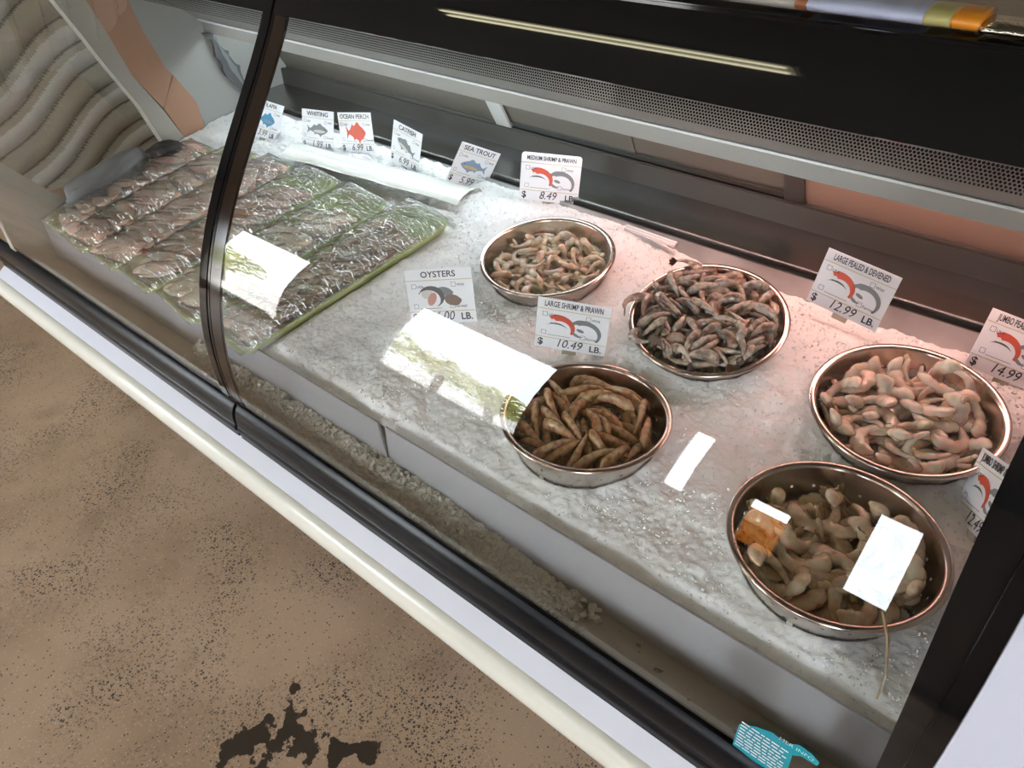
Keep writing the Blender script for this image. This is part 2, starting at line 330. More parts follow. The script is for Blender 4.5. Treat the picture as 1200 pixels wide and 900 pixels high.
# frame, sill, bumper
for a,b_ in ((-2.2,-1.092),(-1.082,.145)):
    part('bumper_frame',extr([(.486,-.872),(.482,-.867),(.476,-.867),(.470,-.873),(.465,-.884),(.4625,-.898),(.463,-.912),(.4605,-.915),(.4605,-.926),(.464,-.929),(.464,-.952),(.486,-.952)],a,b_,smooth=True),M['rubber'],label='black bumper frame')
part('frame_joint',extr([(.484,-.878),(.474,-.876),(.468,-.892),(.466,-.915),(.466,-.95),(.484,-.95)],-1.094,-1.080),M['casetop'])
part('sill',extr([(.475,-.938),(.4635,-.9435),(.4375,-.9620),(.4375,-.966),(.475,-.966)],-2.2,.145),M['sill'],label='white sill strip')
part('front_bumper',extr([(.47,-.9645),(.4365,-.9630),(.429,-.966),(.422,-.973),(.4178,-.983),(.4160,-.994),(.4168,-1.004),(.421,-1.013),(.430,-1.019),(.47,-1.019)],-2.2,.145,smooth=True),M['cream'],label='cream rounded bumper')
part('kick_panel',box(-2.15,.14,.72,.74,-1.62,-1.0),M['cream_dark'])
# inside: channel pan, deck, ledge, rear doors
part('channel_pan',extr([(.486,-.915),(.60,-.925),(.60,-.93),(.486,-.93)],XL,.076),M['chan'])
part('deck_pan',extr([(.575,-.93),(.575,-.85),(1.222,-.72),(1.222,-.666),(1.226,-.666),(1.226,-.93)],XL,.076),M['steel'])
part('rear_gap',box(XL,.076,1.226,1.238,-.75,-.672),M['gasket'])
part('steel_ledge',extr([(1.238,-.75),(1.238,-.658),(1.240,-.656),(1.372,-.648),(1.372,-.75)],XL,.076),M['ledge'],label='wet brushed steel ledge')
part('door_track',extr([(1.372,-.70),(1.372,-.604),(1.380,-.602),(1.384,-.610),(1.392,-.602),(1.40,-.602),(1.40,-.70)],XL,.076),M['gasket'])
def lean(z): return 1.395-.6*(z+.602)
def rear(x0,x1,z0=-.602,z1=-.42,off=0,th=.008): return extr([(lean(z0)-off,z0),(lean(z1)-off,z1),(lean(z1)-off+th,z1),(lean(z0)-off+th,z0)],x0,x1)
xs=[XL,-1.165,-.80,-.43,.076]
for i in range(4): 
    d=part('rear_door',rear(xs[i],xs[i+1],off=.004*(i%2)),M['door'] if i!=3 else M['door_pinklit'],label='rear sliding door with pink lamp light in its colour' if i==3 else 'dark rear sliding door')
part('door_stile',rear(-1.200,-1.155,off=.018),M['rail'],label='pale upright door stile')
part('door_stile',rear(-.455,-.415,off=.014),M['gasket'],label='dark upright door stile')
part('door_handle',rear(-.40,-.25,-.50,-.455,off=.012,th=.012),M['gasket'],label='dark recessed handle')
part('door_bottom_rail',rear(-1.155,-.455,-.602,-.585,off=.012),M['ledge'])
part('canopy_rail',extr([(1.142,-.426),(1.148,-.434),(1.150,-.460),(1.156,-.462),(1.158,-.425),(1.16,-.415)],XL,.076),M['rail'],label='pale canopy rail')
part('canopy_panel',extr([(.80,-.185),(1.146,-.428),(1.16,-.42),(.82,-.175)],XL,.076),M['canopy'])
part('rail_edge_highlight',box(XL,.076,1.1385,1.1425,-.4295,-.4255),M['white'],label='white strip as edge highlight of the canopy rail')  # thin white strip stands in for the highlight along the rail edge
part('rear_header',box(XL,.076,1.20,1.36,-.43,-.40),M['gasket'])
part('case_top',box(-2.2,.145,.786,1.42,-.172,-.160,.002),M['casetop'],label='black case top')
part('case_back',box(-2.2,.145,1.41,1.42,-1.62,-.165),M['gasket'])
for nme,xa,xb,mm in (('cool_lamp',-2.0,-.80,'cooltube'),('rose_lamp',-.74,.05,'rosetube')):
    part(nme,tube(W(xa,1.190,-.440),W(xb,1.190,-.440),.011,10),M[mm],label='tube lamp under the canopy')
# left end wall with its window and strips
part('end_wall',poly_yz([(1.40,-1.0),(1.40,-.165),(.95,-.165),(.964,-.353),(.978,-.428),(1.01,-.528),(1.071,-.632),(1.085,-.80),(1.085,-1.0)],XL-.03,XL),M['endwall'],label='grey left end wall')
part('peach_strip',poly_yz([(1.085,-.85),(1.071,-.632),(1.025,-.548),(.972,-.628),(1.015,-.74),(1.03,-.85)],XL-.03,XL+.001),M['peach'],label='lower peach strip')
part('peach_strip',poly_yz([(1.0235,-.546),(1.01,-.528),(.978,-.428),(.964,-.353),(.945,-.17),(.835,-.17),(.86,-.338),(.880,-.40),(.914,-.528),(.971,-.626)],XL-.03,XL+.001),M['peach'],label='upper peach strip')
part('end_frame',poly_yz([(1.015,-.85),(1.015,-.74),(.97,-.633),(.914,-.528),(.880,-.40),(.86,-.338),(.82,-.17),(.75,-.17),(.786,-.327),(.821,-.407),(.853,-.485),(.908,-.606),(.952,-.749),(.952,-.85)],XL-.03,XL+.002),M['endframe'],label='pale frame of the end window')
part('end_wall_lower',poly_yz([(.476,-.93),(.478,-.70),(.50,-.64),(.532,-.647),(.613,-.751),(.70,-.83),(.952,-.82),(1.1,-.85),(1.1,-.93)],XL-.03,XL+.001),M['endframe'])
part('end_glass',mesh('g',[W(XL-.01,.50,-.70),W(XL-.01,1.0,-.80),W(XL-.01,.90,-.2),W(XL-.01,.74,-.2)],[(0,1,2,3)]),M['glass'])
# wavy wall beyond the end of the case
PHV=[];WPH=[];V=[];F=[];ny,nz=130,420; y0,y1,z0,z1=.30,1.5,-.98,.3
for k in range(nz+1):
    for j in range(ny+1):
        y=y0+(y1-y0)*j/ny; z=z0+(z1-z0)*k/nz
        ph=(z-.42*y+.028*math.sin(5.5*y+2*z)+.012*math.sin(14*y+5*z))/.092; ph+=.35*math.sin(ph*.45)
        s=ph%1; x=-2.75+.030*math.sin(math.pi*s)**.7
        V.append(W(x,y,z)); PHV.append(ph)
for k in range(nz):
    for j in range(ny):
        a=k*(ny+1)+j; F.append((a,a+1,a+ny+2,a+ny+1)); ph=PHV[a]; s=ph%1; WPH.append(2 if (s>.955 or s<.035) else (0 if math.sin(int(ph)*2.3)+.3>0 and s<.75 else 1))
M['wavy']=mat('wavy_pale_stone',(.56,.56,.54),.5); M['wavy2']=mat('wavy_shaded_greige_stone',(.36,.33,.27),.5); M['wavy3']=mat('wavy_dark_joint',(.16,.14,.11),.6)  # greige stripes put ridge shading into the stone colour, beside the dark joints
ww=new('wavy_wall_panel',mesh('w',V,F,True),M['wavy'],label='grey wall panel of wavy relief ridges beyond the case end',cat='wall panel')
ww.data.materials.append(M['wavy2']); ww.data.materials.append(M['wavy3'])
for p,q in zip(ww.data.polygons,WPH): p.material_index=q
# ------------------------------------------------------------------ bowls: places first, the ice follows them
BOWL={'c1':((-.775,1.03,-.681),(9.1,0)),'c2':((-.421,1.022,-.682),(15,1.)),'c3':((-.474,.737,-.737),(0.5,-1.3)),'c4':((-.084,.997,-.69),(9.6,-.3)),'c5':((-.078,.725,-.728),(3.2,-1.1))}
PROF=[(.000,-.0835),(.055,-.0835),(.082,-.0805),(.100,-.071),(.110,-.056),(.1175,-.034),(.1225,-.012),(.1245,-.0015)]
def bmat(k):
    c_,(tx,ty)=BOWL[k]; return Matrix.Translation(Vector(W(*c_)))@Euler((math.radians(tx),math.radians(ty),0)).to_matrix().to_4x4()
TR=[  # trays: x centre at y=.8, width, yaw deg, y0, y1, fillet kind
 (-1.163,.168,8.0,.535,1.07,'brown'),(-1.345,.180,8.0,.535,1.05,'white'),(-1.527,.168,7.0,.54,1.06,'orange'),(-1.680,.140,6.0,.54,1.05,'pink'),(-1.822,.138,5.0,.54,1.04,'pinkdark'),(-1.965,.140,3.0,.55,1.00,'pinkpale')]
def sm(a,b_,x): t=max(0,min(1,(x-a)/(b_-a))); return t*t*(3-2*t)
def ice_h(x,y,fine=True):
    z=-.777+.2*(y-.72)
    z+=.016*math.exp(-((x+1.02)/.09)**2-((y-1.12)/.05)**2)+.004*sm(-.95,-1.10,x)*sm(1.06,1.14,y)*(1-sm(-1.75,-2.05,x)*.6)          # heap behind the trays
    z+=.014*math.exp(-((x+.955)/.075)**2-((y-1.14)/.08)**2)                      # heap by the medium shrimp tag
    z-=.030*sm(-.72,-.45,x)*sm(1.12,1.21,y)                                      # thin at the back right
    z-=.012*sm(.60,.575,y)
    n1=noise.noise((x*9,y*9,.3)); n2=noise.noise((x*28,y*28,4.)); z+=.007*n1+.004*n2
    if fine: z+=.0032*noise.noise((x*45,y*45,3.))+.0022*noise.noise((x*110,y*110,1.))+.0014*noise.noise((x*260,y*260,7.))
    return z
INV={k:bmat(k).inverted() for k in BOWL}
def tray_uv(t,x,y):
    xc,w,yaw,ya,yb,_=t; a=math.radians(yaw); dx=x-xc; dy=y-.8; return dx*math.cos(a)-dy*math.sin(a)*1.0, dx*math.sin(a)+dy*math.cos(a)
def ice_z(x,y,fine=True):
    z=ice_h(x,y,fine)
    for k,I in INV.items():
        p=I@Vector(W(x,y,z)); r=math.hypot(p.x,p.y)
        if r<.129:
            for (r0,a),(r1,b_) in zip(PROF,PROF[1:]):
                if r0<=r<=r1: zb=a+(b_-a)*(r-r0)/(r1-r0); break
            else: zb=(r-.1245)*4
            z=min(z,z-(p.z-(zb-.004)) if p.z>zb-.004 else z)
    for t in TR:
        u,v=tray_uv(t,x,y)
        if abs(u)<t[1]/2-.002 and t[3]-.8-.0<v<t[4]-.8: z=min(z,-.777+.2*(y-.72)-.008)
    return z
nx,ny=900,280; X0,X1,Y0,Y1=XL+.003,.074,.573,1.222; V=[];F=[]
for j in range(ny+1):
    for i in range(nx+1):
        x=X0+(X1-X0)*i/nx; y=Y0+(Y1-Y0)*j/ny; V.append(W(x,y,ice_z(x,y)))
for j in range(ny):
    for i in range(nx): a=j*(nx+1)+i; F.append((a,a+1,a+nx+2,a+nx+1))
icebed=new('ice_bed',mesh('ice',V,F,True),M['ice'],label='bed of finely crushed ice covering the sloping deck',cat='ice',kind='stuff')
def chips(n,fn,smin,smax,seed,name,mm,parent=None,**k):
    rnd=random.Random(seed); V=[];F=[]
    for q in range(n):
        p=fn(rnd)
        if p is None: continue
        s=rnd.uniform(smin,smax); e=Euler((rnd.uniform(0,6),rnd.uniform(0,6),rnd.uniform(0,6))).to_matrix(); b0=len(V)
        for c_ in ((-1,-1,-1),(1,-1,-1),(1,1,-1),(-1,1,-1),(-1,-1,1),(1,-1,1),(1,1,1),(-1,1,1)):
            v=e@Vector([c_[i]*s*(.55,.42,.3)[i]*rnd.uniform(.6,1.2) for i in range(3)]); V.append((p[0]+v.x,p[1]+v.y,p[2]+v.z))
        F+=[(b0,b0+3,b0+2,b0+1),(b0+4,b0+5,b0+6,b0+7),(b0,b0+1,b0+5,b0+4),(b0+1,b0+2,b0+6,b0+5),(b0+2,b0+3,b0+7,b0+6),(b0+3,b0,b0+4,b0+7)]
    return new(name,mesh(name,V,F),mm,parent,kind='stuff',**k)
def on_ice(rnd):
    x=rnd.uniform(X0+.01,X1-.004); y=rnd.uniform(Y0+.004,Y1-.004)
    for k,I in INV.items():
        p=I@Vector(W(x,y,ice_h(x,y,False)))
        if math.hypot(p.x,p.y)<.128: return None
    for t in TR:
        u,v=tray_uv(t,x,y)
        if abs(u)<t[1]/2+.003 and t[3]-.805<v<t[4]-.795: return None
    return W(x,y,ice_z(x,y,False)+rnd.uniform(-.001,.0015))
chips(20000,on_ice,.0015,.0040,3,'ice_chips',M['icechip'],label='loose ice chips strewn over the crushed ice bed',cat='ice')
def on_chan(rnd):
    x=rnd.uniform(-1.35,-.28)
    if rnd.random()>sm(-.28,-.52,x)*(1 if x>-1.12 else .35): return None
    y=rnd.uniform(.492,.56); t=sm(-.30,-.75,x)
    return W(x,y,-.915+rnd.random()*.035*t*sm(.48,.55,y)+.004)
chips(9000,on_chan,.005,.012,4,'channel_ice',M['icewet'],label='coarse wet ice lumps in the front drain channel',cat='ice')
# clear dividers
for a,b_,lab in ((XL+.01,-.775,'left frosted acrylic divider behind the glass joint'),(-.757,.070,'right frosted acrylic divider in front of the colanders')):
    V=[];F=[]
    s=.012
    me=mesh('a',[W(a,.5615,-.915),W(b_+(.018 if b_<-.5 else 0),.5615,-.915),W(b_,.5615,-.803),W(a,.5615,-.803),W(a,.5655,-.915),W(b_+(.018 if b_<-.5 else 0),.5655,-.915),W(b_,.5655,-.803),W(a,.5655,-.803)],[(0,1,2,3),(7,6,5,4),(0,4,5,1),(1,5,6,2),(2,6,7,3),(3,7,4,0)])
    new('acrylic_divider',me,M['acrylic'],label=lab,cat='divider')
# water drops in the channel
rnd=random.Random(8)
dm=mesh('drop',[],[]); bm=bmesh.new(); bmesh.ops.create_icosphere(bm,subdivisions=1,radius=1); bm.to_mesh(dm); bm.free(); V=[];F=[]
for k in range(24):
    x=rnd.uniform(-.45,.05); y=rnd.uniform(.492,.556); s=rnd.uniform(.002,.006); b0=len(V)
    for v in dm.vertices: V.append((x+v.co.x*s*rnd.uniform(.8,1.5),y+v.co.y*s,H-.914-.0*y+v.co.z*s*.22-(y-.486)*.088))
    for p in dm.polygons: F.append(tuple(b0+i for i in p.vertices))
M['water']=sheet('water_drop',ior=1.33,gl=3,base=.03,tint=(.9,.88,.85))
new('water_drops',mesh('w',V,F,True),M['water'],label='water drops on the channel floor',cat='water',kind='stuff')
# ------------------------------------------------------------------ colanders
def colander_body(seed):
    """thin steel bowl; rows of real round holes"""
    n=96; rings=[(.000,-.0835),(.055,-.0835),(.082,-.0805),(.092,-.0765),(.100,-.071),(.106,-.064),(.110,-.056),(.1135,-.0465),(.1165,-.037),(.119,-.028),(.1212,-.019),(.1232,-.010),(.1245,-.0015)]
    bm=bmesh.new(); R=[]
    for r,z in rings:
        if r==0: R.append([bm.verts.new((0,0,z))]*n); continue
        R.append([bm.verts.new((r*math.cos(2*math.pi*j/n),r*math.sin(2*math.pi*j/n),z)) for j in range(n)])
    for i in range(len(rings)-1):
        for j in range(n):
            a,b_,c_,d=R[i][j],R[i][(j+1)%n],R[i+1][(j+1)%n],R[i+1][j]
            if i==0: bm.faces.new((a,c_,d)); continue
            if i in (4,6,8) and (j+(i//2)%2*2)%4<1 or (i==5 and (j+2)%8==0):
                ctr=(a.co+b_.co+c_.co+d.co)/4; ex=(b_.co-a.co+c_.co-d.co)/4; ey=(d.co-a.co+c_.co-b_.co)/4; hr=.0023
                exn=ex.normalized(); eyn=(ey-exn*ey.dot(exn)).normalized(); cc=[a,b_,c_,d]; cir=[]
                for q in range(8):
                    t=-3*math.pi/4+q*math.pi/4; cir.append(bm.verts.new(ctr+exn*hr*math.cos(t)+eyn*hr*math.sin(t)))
                for q in range(4):
                    bm.faces.new((cc[q],cc[(q+1)%4],cir[(2*q+2)%8],cir[2*q+1])); bm.faces.new((cc[q],cir[2*q+1],cir[2*q]))
            else: bm.faces.new((a,b_,c_,d))
    bmesh.ops.recalc_face_normals(bm,faces=bm.faces)
    me=bpy.data.meshes.new('colander'); bm.to_mesh(me); bm.free(); me.shade_smooth(); return me
CB=colander_body(1); CB.materials.append(M['colsteel'])
rim_me=lathe([(.1240,-.003),(.1250,-.0005),(.1275,.0012),(.1310,.0018),(.1340,.0008),(.1352,-.0014),(.1345,-.0038),(.1325,-.0048),(.1305,-.0035)],96); rim_me.materials.append(M['rim'])
base_me=lathe([(.060,-.0835),(.060,-.090),(.0625,-.0905),(.0635,-.088),(.063,-.0835)],48); base_me.materials.append(M['colsteel'])
CLAB={'c1':'steel colander of small peeled shrimp behind the oysters tag, back left','c2':'steel colander heaped with greyish shell-on shrimp, back row middle','c3':'steel colander half full of brown large shrimp below its price tag','c4':'steel colander of pale curled peeled shrimp, back row right','c5':'largest-looking steel colander of jumbo shrimp in the front right corner'}
def shrimp_geo(R, ang, r, tail, seed, shell=False, nr=26, ns=10):
    """curved tapered body; centred near its centroid; returns body verts,faces, fan verts,faces, legs verts,faces"""
    rnd=random.Random(seed); V=[];F=[]
    a0=-ang/2
    pts=[]
    for i in range(nr+1):
        s=i/nr; th=a0+ang*s
        RR=R*(1+.18*s*(1 if seed%2 else .4))           # loosening spiral
        c=(RR*math.cos(th)-R*.55, RR*math.sin(th), .0015*math.sin(6*s+seed))
        t=(-math.sin(th), math.cos(th)); n=(math.cos(th), math.sin(th))
        e=(.22+.78*math.sin(min(1,s/.22)*math.pi/2)) if s<.22 else 1
        k=(1.06-.78*s**1.15)*e
        fr=(s*6.4)%1
        seg=1.06-.22*math.exp(-((fr-.5)/.13)**2) if not shell else .94+.17*fr
        if s<.10 or s>.97: seg=1
        pts.append((c,n,max(r*k*seg,r*.08),s))
    for c,n,q,s in pts:
        for j in range(ns):
            b=2*math.pi*j/ns; cx=math.cos(b); cz=math.sin(b)
            if cx<0: cx*=.8
            V.append((c[0]+n[0]*q*cx*1.2, c[1]+n[1]*q*cx*1.2, c[2]+q*.74*cz))
    for i in range(nr):
        for j in range(ns):
            a=i*ns+j;b=i*ns+(j+1)%ns; F.append((a,b,b+ns,a+ns))
    V.append(pts[0][0]); h=len(V)-1
    for j in range(ns): F.append((h,(j+1)%ns,j))
    V.append(pts[-1][0]); h=len(V)-1; o=nr*ns
    for j in range(ns): F.append((h,o+j,o+(j+1)%ns))
    fan=([],[])
    if tail:
        c,n,q,s=pts[-1]; th=a0+ang; t=(-math.sin(th),math.cos(th))
        for k,(da,L) in enumerate(((-.55,1.),(-.2,1.2),(.2,1.2),(.55,1.))):
            d=(t[0]*math.cos(da)-0*n[0], t[1]*math.cos(da)); zz=math.sin(da)
            l=r*1.5*L; w=r*.36; b=len(fan[0])
            up=(n[0],n[1],0)
            P=[(0,0),(.45,1),(.85,.8),(1,0),(.85,-.8),(.45,-1)]
            for sgn in (1,-1):
                for (u,v) in P:
                    x=c[0]+d[0]*l*u+up[0]*sgn*r*.05 - v*w*0; y=c[1]+d[1]*l*u+up[1]*sgn*r*.05
                    z=c[2]+zz*l*u+v*w
                    fan[0].append((x,y,z))
            fan[1].append(tuple(b+i for i in range(6))); fan[1].append(tuple(b+11-i for i in range(6)))
            for i in range(6):
                j=(i+1)%6; fan[1].append((b+j,b+i,b+6+i,b+6+j))
    legs=([],[])
    if shell:
        for i in range(3,16):
            c,n,q,s=pts[i]
            for sz in (-1,1):
                b=len(legs[0]); l=r*(1.0-.035*i)
                base=(c[0]-n[0]*q*.75,c[1]-n[1]*q*.75,c[2]+sz*q*.3); tp=(c[0]-n[0]*(q*.75+l),c[1]-n[1]*(q*.75+l),c[2]+sz*q*.6+rnd.uniform(-.2,.2)*r)
                w=r*.11; tt=(-n[1]*w,n[0]*w)
                legs[0].extend([(base[0]+tt[0],base[1]+tt[1],base[2]),(base[0]-tt[0],base[1]-tt[1],base[2]),(base[0],base[1],base[2]+w),tp])
                legs[1].extend([(b,b+1,b+3),(b+1,b+2,b+3),(b+2,b,b+3),(b,b+2,b+1)])
    return V,F,fan,legs

